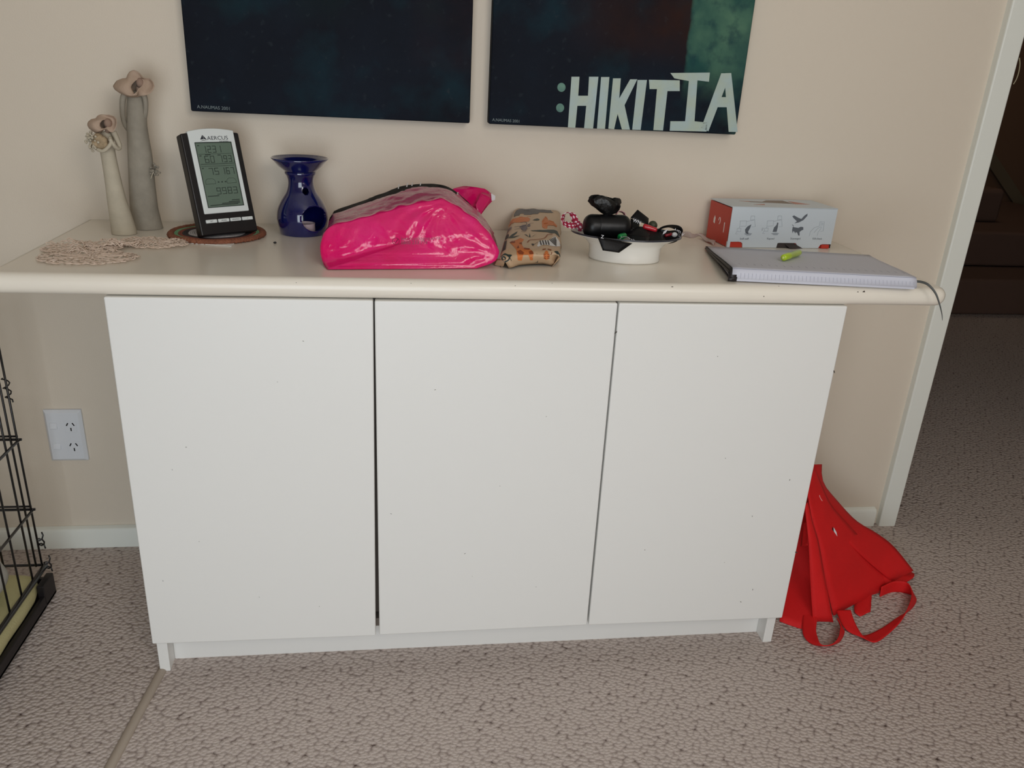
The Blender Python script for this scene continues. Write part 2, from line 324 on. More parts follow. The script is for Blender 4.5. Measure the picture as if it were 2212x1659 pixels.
# ------------------------------------------------------------------ paintings
def paint_mat(name, right):
    m = bpy.data.materials.new(name); m.use_nodes = True; nt = m.node_tree; N = nt.nodes; L = nt.links; b = N['Principled BSDF']
    b.inputs['Roughness'].default_value = .75; b.inputs['Specular IOR Level'].default_value = .12; tc = N.new('ShaderNodeTexCoord'); sp = N.new('ShaderNodeSeparateXYZ'); L.new(tc.outputs['Object'], sp.inputs[0])
    def nz(s, d=4, w=0):
        n = N.new('ShaderNodeTexNoise'); n.inputs['Scale'].default_value = s; n.inputs['Detail'].default_value = d
        mp = N.new('ShaderNodeMapping'); mp.inputs['Location'].default_value = (w, w, w); L.new(tc.outputs['Object'], mp.inputs[0]); L.new(mp.outputs[0], n.inputs['Vector']); return n
    def ramp(src, p0, p1, c0=(0, 0, 0), c1=(1, 1, 1)):
        r = N.new('ShaderNodeValToRGB'); L.new(src, r.inputs[0]); r.color_ramp.elements[0].position = p0; r.color_ramp.elements[1].position = p1
        r.color_ramp.elements[0].color = (*c0, 1); r.color_ramp.elements[1].color = (*c1, 1); return r.outputs[0]
    def mix(f, a, c):
        x = N.new('ShaderNodeMix'); x.data_type = 'RGBA'; L.new(f, x.inputs['Factor'])
        for s, v in ((6, a), (7, c)):
            if isinstance(v, tuple): x.inputs[s].default_value = (*v, 1)
            else: L.new(v, x.inputs[s])
        return x.outputs[2]
    def mul(a, c):
        x = N.new('ShaderNodeMath'); x.operation = 'MULTIPLY'; L.new(a, x.inputs[0]); L.new(c, x.inputs[1]); return x.outputs[0]
    base = mix(ramp(nz(5).outputs['Fac'], .35, .65), lin((20, 23, 31)), lin((24, 31, 42)))
    base = mix(ramp(nz(9, 5, 3).outputs['Fac'], .5, .8), base, lin((22, 50, 60)))
    base = mix(ramp(nz(60, 6, 5).outputs['Fac'], .62, .8), base, lin((44, 52, 58)))
    X, Z = sp.outputs['X'], sp.outputs['Z']
    if right:
        f = mul(ramp(X, .13, .34), ramp(Z, .12, .19)); base = mix(mul(f, ramp(nz(7, 4, 8).outputs['Fac'], .3, .6)), base, lin((52, 30, 22)))
        g = mix(ramp(nz(14, 6, 2).outputs['Fac'], .35, .7), lin((38, 78, 74)), lin((86, 122, 100)))
        g = mix(ramp(nz(30, 6, 4).outputs['Fac'], .5, .75), g, lin((28, 58, 66)))
        zf = ramp(Z, .06, .13); g = mix(zf, base, g)
        e = N.new('ShaderNodeMath'); e.operation = 'MULTIPLY_ADD'; e.inputs[1].default_value = .01; L.new(nz(40).outputs['Fac'], e.inputs[0]); L.new(X, e.inputs[2])
        base = mix(ramp(e.outputs[0], .395, .40), base, g)
        base = mix(mul(ramp(X, .46, .53), ramp(nz(12, 3, 9).outputs['Fac'], .4, .6)), base, lin((52, 84, 78)))
    else:
        f = mul(ramp(X, .40, .53), ramp(Z, .09, .12)); base = mix(mul(f, ramp(nz(6, 4, 8).outputs['Fac'], .35, .7)), base, lin((48, 30, 34)))
        base = mix(mul(ramp(Z, .16, .30), ramp(nz(8, 4, 12).outputs['Fac'], .4, .65)), base, lin((24, 48, 46)))
    L.new(base, b.inputs['Base Color'])
    wv = nz(700, 2); bp = N.new('ShaderNodeBump'); bp.inputs['Strength'].default_value = .25; bp.inputs['Distance'].default_value = .001
    L.new(wv.outputs['Fac'], bp.inputs['Height']); L.new(bp.outputs[0], b.inputs['Normal']); return m
M_letter = mat('letter_paint', (168, 188, 190), .5, col2=(178, 190, 170), vscale=25, bump=.4, bscale=90)
M_letter2 = mat('dot_paint', (62, 104, 100), .5, col2=(96, 140, 120), vscale=60)
M_sig = mat('signature_paint', (120, 132, 134), .6)
def canvas(x0, x1, z0, label, right):
    t = thing('painting', (x0, 0, z0), label, 'painting')
    boxo('canvas', (0, -.033, 0), (x1-x0, -.001, .72), paint_mat('painted_canvas', right), t, bevel=.003, bseg=3)
    return t
pl = canvas(-.557, -.0245, .9775, 'dark navy abstract painting on canvas, left of the pair', False)
text('signature', 'A.NAUMAS 2001', .0085, M_sig, pl, frame((.012, -.0334, .006), (1, 0, -.02), (0, 0, 1)), .0001)
pr_ = canvas(.0135, .534, .978, 'dark painting with green panel and large pale letters', True)
text('signature', 'A.NAUMAS 2001', .0078, M_sig, pr_, frame((.007, -.0334, .006), (1, 0, -.02), (0, 0, 1)), .0001)
def zz(x, y): return ony(1040+x/3.456, y/3.456, -.0333)-Vector((.0135, 0, .978))
LT = [[(672, 573), (732, 573), (722, 715), (795, 715), (803, 573), (873, 573), (833, 960), (766, 957), (782, 790), (716, 790), (700, 955), (645, 950)],
      [(893, 575), (955, 575), (922, 962), (862, 960)],
      [(982, 585), (1040, 585), (1028, 735), (1110, 592), (1163, 592), (1068, 785), (1108, 968), (1048, 966), (1016, 850), (990, 965), (947, 960)],
      [(1165, 597), (1235, 597), (1188, 970), (1125, 968)],
      [(1250, 595), (1480, 600), (1480, 680), (1388, 680), (1355, 974), (1283, 971), (1310, 665), (1255, 665)],
      [(1410, 545), (1705, 542), (1698, 610), (1612, 600), (1590, 905), (1685, 915), (1680, 982), (1405, 976), (1410, 905), (1520, 905), (1548, 605), (1440, 585)]]
for pg in LT:
    bm = bmesh.new(); prism(bm, [zz(*q) for q in pg], (0, -.0005, 0)); obj('letter', bm, M_letter, pr_)
bm = bmesh.new()
for k, pg in enumerate(([(1790, 547), (1835, 547), (1832, 620), (1694, 980), (1640, 955)], [(1822, 546), (1864, 545), (1912, 985), (1845, 984), (1818, 640)], [(1768, 725), (1828, 725), (1838, 800), (1748, 800)])):
    prism(bm, [zz(*q)+Vector((0, -.00005*k, 0)) for q in pg], (0, -.0005, 0))
obj('letter', bm, M_letter, pr_)
for cx, cy, r in ((597, 652, 31), (587, 805, 30)):
    bm = bmesh.new(); prism(bm, [zz(cx+r*math.cos(k*PI/8), cy+r*1.1*math.sin(k*PI/8)) for k in range(16)], (0, -.0004, 0)); obj('painted_dot', bm, M_letter2, pr_)
# ------------------------------------------------------------------ clay figurines
M_clay = mat('grey_clay', (152, 144, 130), .75, var=.12, vscale=40, bump=.35, bscale=180)
M_clay2 = mat('pale_clay', (188, 178, 158), .75, var=.08, vscale=40, bump=.3, bscale=180)
M_brim = mat('buff_clay', (178, 154, 134), .75, var=.08, vscale=40, bump=.3, bscale=180)
M_face = mat('shaded_face_clay', (150, 124, 108), .8, bump=.2, bscale=180)  # clay browned so the face carries the shade under the hat
def figure_body(rows, Y, ratio=.8):
    """rows: (y, xl, xr) outline in the picture -> elliptical rings about the centre line at depth Y"""
    rings = []
    for y, a, b in rows:
        A, B = ony(a, y, Y), ony(b, y, Y); rings.append(((A+B)/2, (B-A).length/2))
    return rings
def body_mesh(rings, ratio=.85, seg=28):
    bm = bmesh.new(); R = []
    for c, r in rings: R.append([bm.verts.new((c.x+r*math.cos(2*PI*k/seg), c.y+r*ratio*math.sin(2*PI*k/seg), c.z)) for k in range(seg)])
    for A, B in zip(R, R[1:]):
        for k in range(seg): bm.faces.new((A[k], A[(k+1) % seg], B[(k+1) % seg], B[k]))
    bm.faces.new([bm.verts.new(v.co) for v in R[0]]); bm.faces.new(list(reversed(R[-1]))); return bm
def localise(o, org):
    o.data.transform(Matrix.Translation(-Vector(org)))
def hat(outer, inner, Y, dep):
    """floppy sun hat: crown and near brim bulge towards the viewer, far brim is hollow; loops read in a 8.3x close-up"""
    A = resamp([ony(180+x/8.295, 140+y/8.295, Y) for x, y in outer+[outer[0]]], 64)[:-1]
    B = resamp([ony(180+x/8.295, 140+y/8.295, Y) for x, y in inner+[inner[0]]], 64)[:-1]
    c = sum(B, Vector())/64; bm = bmesh.new(); R = []
    for i in range(15):
        f = i/14; ring = []
        for a, b in zip(A, B):
            d = (a-c); th = math.atan2(d.z, d.x); left = .5-.5*math.cos(th-.5)
            p = b.lerp(a, f); prof = math.sin(PI*min(1, .28+f*.72))
            dy = -dep*(left*prof*1.5) + dep*(1-left)*(.55*math.sin(PI*f)-.5*f) + dep*.25*max(0, math.sin(th))*f - dep*.35*max(0, -math.sin(th))*f
            ring.append(bm.verts.new(p+Vector((0, dy-.006, 0))))
        R.append(ring)
    # back of the hat closes behind the head
    for t in (.35, .7, 1.0):
        ring = []
        for a in R[14]:
            p = a.co.lerp(c, t*.55); p.y = a.co.y+(Y+dep*.9-a.co.y)*math.sin(t*PI/2); ring.append(bm.verts.new(p))
        R.append(ring)
    for U, V_ in zip(R, R[1:]):
        for k in range(64): bm.faces.new((U[k], U[(k+1) % 64], V_[(k+1) % 64], V_[k]))
    bm.faces.new(R[-1]); return bm
def solid(o, t, sub=0):
    md = o.modifiers.new('solid', 'SOLIDIFY'); md.thickness = t; md.offset = 0
    if sub: md = o.modifiers.new('sub', 'SUBSURF'); md.levels = sub; md.render_levels = sub
Y1 = -.072
tall = thing('figurine', (-.648, Y1, .76), 'tall slender grey clay lady in sun hat, hands behind her back', 'figurine')
org = Vector((-.648, Y1, .76))
rg = figure_body([(492, 284, 352), (476, 283, 347.5), (450, 281.5, 341), (401, 279, 335), (360, 277.5, 331), (333, 276.5, 328), (300, 275, 322), (272, 274, 317.5), (250, 273.5, 316.5), (225, 274, 314), (212, 275, 311), (202, 278, 308), (196, 285, 302)], Y1)
rg[0] = (Vector((rg[0][0].x, Y1, .7605)), rg[0][1])
o = obj('body', body_mesh(rg), M_clay, tall, smooth=True); localise(o, org)
def arm(pts, r, m, parent, org, name='arm'):
    bm = bmesh.new(); P = smoothpath([ony(x, y, Y) for x, y, Y in pts], 5); n = len(P)
    rr = [r[0]+(r[1]-r[0])*i/(n-1) for i in range(n)]; tube(bm, P, rr, 10)
    o = obj(name, bm, m, parent, smooth=True); localise(o, org); return o
arm([(273, 196, Y1-.012), (266, 212, Y1-.012), (264.5, 235, Y1-.012), (266, 255, Y1-.008), (271, 272, Y1), (280, 285, Y1+.012)], (.0056, .0036), M_clay, tall, org)
arm([(307, 200, Y1-.008), (313, 212, Y1-.01), (315, 230, Y1-.01), (313.5, 250, Y1-.004), (309, 262, Y1+.01)], (.0052, .0036), M_clay, tall, org)
hc = ony(292, 180, Y1)
bm = bmesh.new(); sphere(bm, ony(303, 179, Y1-.008), .0075, 14, 10, (1, 1, 1.15)); tube(bm, [ony(298, 205, Y1), ony(301, 188, Y1-.006)], .005, 10)
o = obj('head', bm, M_face, tall, smooth=True); localise(o, org)
bm = hat([(1310, 380), (1292, 310), (1230, 250), (1140, 238), (1088, 222), (1050, 160), (990, 115), (920, 98), (850, 130), (812, 190), (795, 243), (720, 250), (620, 290), (556, 380), (590, 440), (680, 500), (790, 550), (900, 575), (1000, 572), (1045, 550), (1130, 545), (1230, 510), (1290, 445)],
         [(1092, 310), (1082, 268), (1045, 255), (990, 265), (955, 295), (918, 350), (912, 400), (938, 450), (975, 505), (1015, 545), (1040, 530), (1040, 470), (1035, 420), (1065, 390), (1088, 350)], Y1-.004, .014); o = obj('hat', bm, M_brim, tall, smooth=True); localise(o, org); solid(o, .0016)
def posy(px, py, Y, n, r, parent, org, m, w=1):
    bm = bmesh.new(); c = ony(px, py, Y)
    for i in range(n):
        d = Vector((random.uniform(-1, 1), random.uniform(-.7, .1), random.uniform(-1, 1))).normalized()*r*random.uniform(.5, 1)
        d.x *= w; q = c+d; tube(bm, [c, c.lerp(q, .6)+Vector((0, 0, r*.15)), q], .0008, 5)
        bmesh.ops.create_icosphere(bm, subdivisions=1, radius=random.uniform(.0018, .0028), matrix=Matrix.Translation(q))
    o = obj('posy', bm, m, parent, smooth=True); localise(o, org); return tag(o, kind='stuff')
posy(334, 366, Y1-.014, 22, .0115, tall, org, M_clay)
arm([(326, 386, Y1-.024), (329, 377, Y1-.024), (333, 368, Y1-.018)], (.0008, .0008), M_clay2, tall, org, 'posy_stem')
Y2 = -.13
small = thing('figurine', (-.675, Y2, .76), 'shorter pale clay lady in pink-buff sun hat holding a bouquet', 'figurine')
org = Vector((-.675, Y2, .76))
rg = figure_body([(507, 242, 296), (495, 240.5, 294), (461, 236, 283), (430, 231.5, 272), (401, 228, 264.5), (370, 223.5, 257.5), (345, 219.5, 252), (326, 216, 248.5), (312, 214, 247), (300, 213, 245), (291, 214, 242), (284, 219, 238)], Y2)
rg[0] = (Vector((rg[0][0].x, Y2, .7605)), rg[0][1])
o = obj('body', body_mesh(rg), M_clay2, small, smooth=True); localise(o, org)
arm([(246, 286, Y2-.005), (252, 300, Y2-.01), (258, 316, Y2-.014), (254, 320.5, Y2-.02), (245, 312, Y2-.028), (237, 300, Y2-.03)], (.0052, .0032), M_clay2, small, org)
arm([(238, 298, Y2-.022), (240, 308, Y2-.030), (232, 320, Y2-.034), (222, 326, Y2-.034), (211, 323, Y2-.03)], (.0034, .0030), M_clay2, small, org)
arm([(216, 288, Y2-.005), (206, 300, Y2-.01), (203, 312, Y2-.016), (208, 321, Y2-.024)], (.0048, .0032), M_clay2, small, org)
bm = bmesh.new(); sphere(bm, ony(233, 266, Y2-.012), .0068, 14, 10, (1, 1, 1.15)); tube(bm, [ony(232, 290, Y2), ony(233, 271, Y2-.009)], .0045, 10)
o = obj('head', bm, M_face, small, smooth=True); localise(o, org)
bm = hat([(640, 1040), (630, 970), (580, 912), (500, 890), (420, 890), (340, 890), (280, 912), (245, 960), (165, 975), (112, 1020), (98, 1070), (130, 1130), (190, 1175), (270, 1215), (345, 1197), (400, 1150), (470, 1150), (520, 1192), (578, 1195), (622, 1120)],
         [(490, 1040), (482, 995), (440, 970), (392, 985), (362, 1030), (362, 1080), (390, 1120), (440, 1130), (480, 1090)], Y2-.004, .011); o = obj('hat', bm, M_brim, small, smooth=True); localise(o, org); solid(o, .0014)
bm = bmesh.new()
for x, y, r in ((213, 300, .0095), (222, 305, .009), (208, 311, .0085), (217, 314, .009), (226, 312, .007)): sphere(bm, ony(x, y, Y2-.022), r, 10, 8, (1, .8, 1))
for v in bm.verts: v.co += v.co.normalized()*.0015*noise.noise(v.co*220)
o = obj('bouquet', bm, mat('buff_flowers', (168, 146, 116), .8, var=.25, vscale=160, bump=.5, bscale=300), small, smooth=True); localise(o, org)
posy(203, 306, Y2-.022, 48, .018, small, org, M_clay2, .8)
# ------------------------------------------------------------------ woven mat, paper, weather station
MC = Vector((-.508, -.122, .76))
M_braid = mat('brown_braid', (150, 92, 66), .75, col2=(112, 66, 46), vscale=90, bump=.4, bscale=300)
coaster = thing('woven_mat', MC, 'round braided mat, brown rim, green and white rings, under the weather station', 'mat')
RM = .0885
def plait(bm, R, rad, n, z, amp, strands=3):
    for s in range(strands):
        pts = []
        for k in range(n*8):
            a = 2*PI*k/(n*8); ph = a*n+2*PI*s/strands
            rr = R+amp*math.sin(ph); pts.append((rr*math.cos(a), rr*math.sin(a), z+rad*.45*math.cos(2*ph)))
        tube(bm, pts, rad, 6, closed=True)
bm = bmesh.new(); plait(bm, RM-.006, .0034, 30, .0045, .0042); obj('rim_braid', bm, M_braid, coaster, smooth=True)
def ringmat(name, R0, R1, m, z0=.0015, z1=.007):
    bm = bmesh.new(); n = 64; k = max(2, int((R1-R0)/.0035))
    for i in range(k):
        R = R0+(i+.5)*(R1-R0)/k
        tube(bm, [(R*math.cos(2*PI*j/n), R*math.sin(2*PI*j/n), (z0+z1)/2+.0003*math.sin(j*12)) for j in range(n)], (R1-R0)/k*.55, 6, closed=True, flat=.8)
    return obj(name, bm, m, coaster, smooth=True)
ringmat('green_ring', .0700, .0775, mat('green_straw', (120, 172, 126), .7, bump=.3, bscale=300))
ringmat('red_ring', .0625, .0700, mat('red_straw', (140, 70, 52), .75, bump=.3, bscale=300))
ringmat('black_ring', .0520, .0625, mat('black_straw', (50, 42, 44), .75, bump=.3, bscale=300))
ringmat('centre_weave', .0030, .0520, mat('white_straw', (190, 186, 186), .7, var=.25, vscale=400, bump=.4, bscale=300))
bm = bmesh.new(); c = [onz(383, 524, .7603), onz(500, 533, .7603), onz(506, 527, .7603), onz(400, 505, .7603)]; prism(bm, c, (0, 0, .0012))
tag(obj('paper_slip', bm, mat('slip_paper', (232, 228, 222), .6)), 'thin white paper slip poking out from under the woven mat', 'paper')
yaw, tilt = .6231, .299
wx, wy, wz = -.5205, -.1925, .7712
ws = thing('weather_station', (wx, wy, wz), 'black and silver weather station with grey-green screen on woven mat', 'weather station', (0, 0, yaw))
W_, H_ = .1098, .1871
Tt = Matrix.Rotation(-tilt, 4, 'X')
def wobj(name, bm, m, parent=None, bevel=0, bseg=2, smooth=False):
    bmesh.ops.transform(bm, matrix=Tt, verts=bm.verts); return obj(name, bm, m, parent or ws, bevel=bevel, bseg=bseg, smooth=smooth)
M_silver = mat('silver_plastic', (224, 230, 228), .4)
M_lcd = mat('lcd_glass', (102, 120, 106), .3, var=.04, vscale=20)
M_seg = mat('lcd_segments', (40, 52, 46), .5)
M_logo = mat('logo_ink', (38, 42, 52), .5)
bm = bmesh.new(); n = 12
top = [(W_*k/n, 0, H_-.004+.004*math.sin(PI*k/n)) for k in range(n+1)]
prism(bm, [(0, 0, 0), (W_, 0, 0)]+list(reversed(top)), (0, .022, 0)); wobj('casing', bm, M_black, bevel=.003, bseg=3)
s0, s1, t0, t1 = .118*W_, .905*W_, .208*H_, 1.0*H_
bm = bmesh.new(); top = [(s0+(s1-s0)*k/n, -.002, t1+.0045*math.sin(PI*k/n)) for k in range(n+1)]
prism(bm, [(s0, -.002, t0), (s1, -.002, t0)]+list(reversed(top)), (0, .012, 0)); bez = wobj('bezel', bm, M_silver, bevel=.0015)
a0, a1, b0, b1 = .207*W_, .817*W_, .270*H_, .884*H_
bm = bmesh.new(); box(bm, (a0, -.0024, b0), (a1, -.0005, b1)); scr = wobj('screen', bm, M_lcd, bevel=.0004)
bm = bmesh.new()
for q in (((a0-.0012, b0-.0012), (a0, b1+.0012)), ((a1, b0-.0012), (a1+.0012, b1+.0012)), ((a0, b1), (a1, b1+.0014)), ((a0, b0-.0012), (a1, b0))): box(bm, (q[0][0], -.0030, q[0][1]), (q[1][0], -.0012, q[1][1]))
wobj('screen_edge', bm, M_seg)
SEG = {'0': 'abcdef', '1': 'bc', '2': 'abged', '3': 'abgcd', '4': 'fgbc', '5': 'afgcd', '6': 'afgecd', '7': 'abc', '8': 'abcdefg', '9': 'abcdfg'}
def digit(bm, ch, x, z, w, h, t):
    g = {'a': (x, z+h-t, x+w, z+h), 'd': (x, z, x+w, z+t), 'g': (x, z+h/2-t/2, x+w, z+h/2+t/2), 'f': (x, z+h/2, x+t, z+h), 'e': (x, z, x+t, z+h/2), 'b': (x+w-t, z+h/2, x+w, z+h), 'c': (x+w-t, z, x+w, z+h/2)}
    for s in SEG[ch]:
        q = g[s]; box(bm, (q[0]+t*.12, -.0027, q[1]+t*.12), (q[2]-t*.12, -.0022, q[3]-t*.12))
SW, SH = a1-a0, b1-b0
bm = bmesh.new()
def num(s, u, v, w=.0072, h=.0115, t=.00135, gap=.0026, raised=None):
    x = a0+u*SW; z = b0+v*SH
    for c in s:
        if c == '.': box(bm, (x-gap*.7, -.0027, z), (x-gap*.7+t, -.0022, z+t)); continue
        if c == ' ': x += w; continue
        digit(bm, c, x, z, w, h, t); x += w+gap
num('1231', .16, .845, .0068, .0125)
num('60', .17, .69, .0078, .0125); num('193', .57, .69, .0064, .0125)
num('75', .22, .50, .0078, .0125); num('167', .57, .50, .0064, .0125)
num('9983', .32, .19, .0080, .0125)
for v, tt in ((.825, .0005), (.665, .0005), (.635, .0005), (.675, .0003)): box(bm, (a0+.03*SW, -.0027, b0+v*SH), (a1-.03*SW, -.0022, b0+v*SH+tt))
for u, v, l in ((.04, .955, .05), (.04, .795, .06), (.20, .81, .16), (.55, .80, .09), (.04, .60, .05), (.04, .165, .32), (.7, .085, .22), (.6, .06, .32), (.4, .04, .52), (.06, .02, .8)): box(bm, (a0+u*SW, -.0027, b0+v*SH), (a0+(u+l)*SW, -.0022, b0+v*SH+.0014))
for u in (.42, .52, .62):
    cx, cz = a0+u*SW, b0+.385*SH; prism(bm, [(cx-.0022, -.0027, cz), (cx+.0015, -.0027, cz+.0016), (cx+.0015, -.0027, cz-.0016)], (0, .0005, 0))
for cu, s in ((.20, 1.0), (.80, .95)):
    cx, cz = a0+cu*SW, b0+.36*SH; pts = []
    for k in range(25):
        a = PI*k/24; r = (.0088+.0016*abs(math.sin(a*2)))*s; pts.append((cx-r*math.cos(a), -.0024, cz+r*1.05*math.sin(a)))
    tube(bm, pts, .00028, 4); tube(bm, [(cx-.0095*s, -.0024, cz), (cx+.0095*s, -.0024, cz)], .00028, 4)
wobj('segments', bm, M_seg, scr)
for u in (.10, .34):
    pass
bm = bmesh.new(); lx, lz = s0+.0205, t1-.0195
prism(bm, [(lx, -.0022, lz+.004), (lx+.0055, -.0022, lz+.0125), (lx+.0068, -.0022, lz+.0048)], (0, .0004, 0))
prism(bm, [(lx+.0072, -.0022, lz+.0050), (lx+.0062, -.0022, lz+.0118), (lx+.0125, -.0022, lz+.0032)], (0, .0004, 0))
prism(bm, [(lx-.001, -.0022, lz+.0005), (lx+.0055, -.0022, lz+.0035), (lx+.0125, -.0022, lz+.0015), (lx+.0055, -.0022, lz+.0024)], (0, .0004, 0)); wobj('logo_mark', bm, M_logo, bez)
t_ = text('brand_lettering', 'AERCUS', .0098, M_logo, bez, Tt @ frame((lx+.0130, -.0021, lz+.0030), (1, 0, 0), (0, 0, 1)), .0001, sx=1.12)
text('brand_lettering', 'instruments', .0036, M_logo, bez, Tt @ frame((lx+.035, -.0021, lz-.0006), (1, 0, 0), (0, 0, 1)), .0001)
for k in range(4):
    bw = .0262*.88; bx0 = .115*W_+k*.0232; bm = bmesh.new(); box(bm, (bx0, -.0025, .118*H_), (bx0+.0212, .002, .118*H_+.0064)); bt = wobj('button', bm, M_silver, bevel=.0012)
    text('print', ('SET', 'MODE', 'MIN/MAX', '+')[k], .0034, M_logo, bt, Tt @ frame((bx0+.0106, -.0026, .118*H_+.002), (1, 0, 0), (0, 0, 1)), .0001, 'CENTER')
bm = bmesh.new(); prism(bm, [(.02, .018, .02), (.02, .03, .02), (.02, .060, -.0085), (.02, .050, -.0085)], (.07, 0, 0)); obj('stand', bm, M_black, ws, bevel=.001)
# ------------------------------------------------------------------ blue oil burner
VY = -.083
vc = ony(655, 505, VY); vc.z = .7605
M_glaze = mat('cobalt_glaze', (12, 20, 84), .12, var=.25, vscale=14, coat=1, bump=.05, bscale=60)
M_raw = mat('unglazed_rim', (190, 184, 170), .6)
burner = thing('oil_burner', vc, 'glossy cobalt blue ceramic oil burner with dish top beside the pink bag', 'oil burner')
def vp(px_half, py): return ((px_half/FPX)*(ony(660, py, VY)-CP).dot(CF), ony(660, py, VY).z-vc.z)
outp = [vp(46, 507), vp(47.5, 503), vp(50, 495), vp(53.5, 477), vp(54.0, 468), vp(52, 453), vp(46, 438), vp(38.5, 425), vp(32, 415), vp(28, 403), vp(27, 391), vp(29.5, 381), vp(33, 375), vp(33, 371)]
outp[0] = (outp[0][0], 0.0)
op = smoothpath([Vector((r, 0, z)) for r, z in outp], 4); prof = [(p.x, p.z) for p in op]
inner = [(max(.004, r-.0055), max(z, .0055)) for r, z in prof]
bm = bmesh.new(); seg = 72
full = prof + [(r, z) for r, z in reversed(inner)]
rings = [[bm.verts.new((r*math.cos(2*PI*k/seg), r*math.sin(2*PI*k/seg), z)) for k in range(seg)] for r, z in full]
for A, B in zip(rings, rings[1:]+[]):
    for k in range(seg): bm.faces.new((A[k], A[(k+1) % seg], B[(k+1) % seg], B[k]))
bm.faces.new(rings[0]); bm.faces.new(list(reversed(rings[-1])))
body = obj('body', bm, M_glaze, burner, smooth=True)
def cutter(c, d, rx, rz, L):
    bm = bmesh.new(); d = Vector(d).normalized(); s = d.cross(Vector((0, 0, 1))).normalized(); u = s.cross(d)
    A = [bm.verts.new(Vector(c)+s*rx*math.cos(2*PI*k/40)+u*rz*math.sin(2*PI*k/40)) for k in range(40)]
    B = [bm.verts.new(v.co+d*L) for v in A]
    bm.faces.new(A); bm.faces.new(list(reversed(B)))
    for k in range(40): bm.faces.new((A[k], B[k], B[(k+1) % 40], A[(k+1) % 40]))
    return obj('cut', bm)
hd = (ony(690, 475, VY-.03)-vc); ang = math.atan2(-.80, .60)
cuts = [cutter((0, 0, .034), (.62, -.78, 0), .0275, .0235, .12), cutter((0, 0, .0845), (.42, -.90, 0), .0065, .0065, .12)]
for c in cuts:
    c.parent = burner; md = body.modifiers.new('cut', 'BOOLEAN'); md.object = c; md.operation = 'DIFFERENCE'; md.solver = 'EXACT'
bpy.context.view_layer.update()
dg = bpy.context.evaluated_depsgraph_get(); me = bpy.data.meshes.new_from_object(body.evaluated_get(dg)); body.modifiers.clear(); body.data = me
for c in cuts: bpy.data.objects.remove(c)
bm = bmesh.new(); lathe(bm, [(.0, -.0004), (outp[0][0]*.98, -.0004), (outp[0][0]*1.01, .0006), (outp[0][0], .0022)], 48, closed=False)
bmesh.ops.remove_doubles(bm, verts=bm.verts, dist=.0001); obj('foot_ring', bm, M_raw, burner, smooth=True)
zr = outp[-1][1]; rr = outp[-1][0]; top_ = vp(61, 342)
dp = [(rr*.0+.001, zr+.003), (rr, zr), (rr+.002, zr+.003), (.042, zr+.011), (top_[0]-.004, top_[1]-.004), (top_[0], top_[1]), (top_[0]-.0018, top_[1]+.0012), (top_[0]-.008, top_[1]-.006), (.036, zr+.0135), (.028, zr+.009), (.001, zr+.007)]
bm = bmesh.new(); lathe(bm, dp, 64); obj('dish', bm, M_glaze, burner, smooth=True)
bm = bmesh.new(); lathe(bm, [(.001, 0), (.018, 0), (.019, .002), (.019, .0155), (.0175, .0155), (.017, .012), (.001, .012)], 36, (.006, -.012, .0062)); tl = obj('tealight', bm, mat('tealight_cup', (196, 178, 184), .4, metal=.0), burner, smooth=False)
# ------------------------------------------------------------------ crumb and crochet
bm = bmesh.new(); bmesh.ops.create_icosphere(bm, subdivisions=2, radius=.0026, matrix=Matrix.Translation(onz(594, 524, .7618)) @ Matrix.Diagonal((1.2, .9, .75, 1)))
for v in bm.verts: v.co += Vector((1, 1, 1))*.0006*noise.noise(v.co*900)
tag(obj('crumb', bm, M_black, smooth=True), 'tiny black crumb on the worktop in front of the blue burner', 'crumb')
M_lace = mat('crochet_cotton', (244, 224, 208), .85, col2=(228, 204, 184), vscale=120, bump=.3, bscale=900)
cro = thing('crochet_runner', (-.66, -.29, .76), 'crumpled beige crochet lace runner at the left end of the worktop', 'doily')
def motif(cx, cy, a, b, rot, seed, ruff, n=38):
    rnd = random.Random(seed); bm = bmesh.new()
    def hgt(x, y): return .0022+ruff*max(0, noise.noise(Vector((x*38, y*38, seed*3.1))))+ruff*.35*abs(noise.noise(Vector((x*110, y*110, seed))))
    def pt(r, t, dz=0):
        x, y = a*r*math.cos(t), b*r*math.sin(t); X = cx+x*math.cos(rot)-y*math.sin(rot); Y = cy+x*math.sin(rot)+y*math.cos(rot)
        return Vector((X, Y, hgt(X, Y)+dz))
    for i, r in enumerate((.12, .30, .46, .62, .78, .9)):
        m = int(30+90*r); k = max(6, int(n*r)); ph = rnd.random()*6
        tube(bm, [pt(r+.06*math.sin(k*t*2*PI/m+ph), t*2*PI/m, .0010*math.cos(k*t*2*PI/m)) for t in range(m*2)][:m], .0008, 4, closed=True)
    for k in range(n):
        t = 2*PI*k/n; P = [pt(r, t+.5*(r)+.08*math.sin(r*30+k), .0004) for r in (.1, .3, .5, .7, .9)]
        if k % 3: P = P[2+(k % 3):]
        if len(P) < 2: continue
        tube(bm, P, .0010, 4)
        Q = [pt(.9+.1*math.sin(PI*j/6), t+(j/6-.5)*2*PI/n*1.15) for j in range(7)]; tube(bm, Q, .0008, 4)
    o = obj('lace_motif', bm, M_lace, cro, smooth=True); localise(o, (-.66, -.29, 0)); return o
motif(-.668, -.335, .078, .050, .10, 1, .006)
motif(-.700, -.265, .066, .048, .25, 2, .013)
motif(-.598, -.215, .060, .043, -.15, 3, .006)
motif(-.655, -.255, .045, .022, .3, 4, .017, 30)
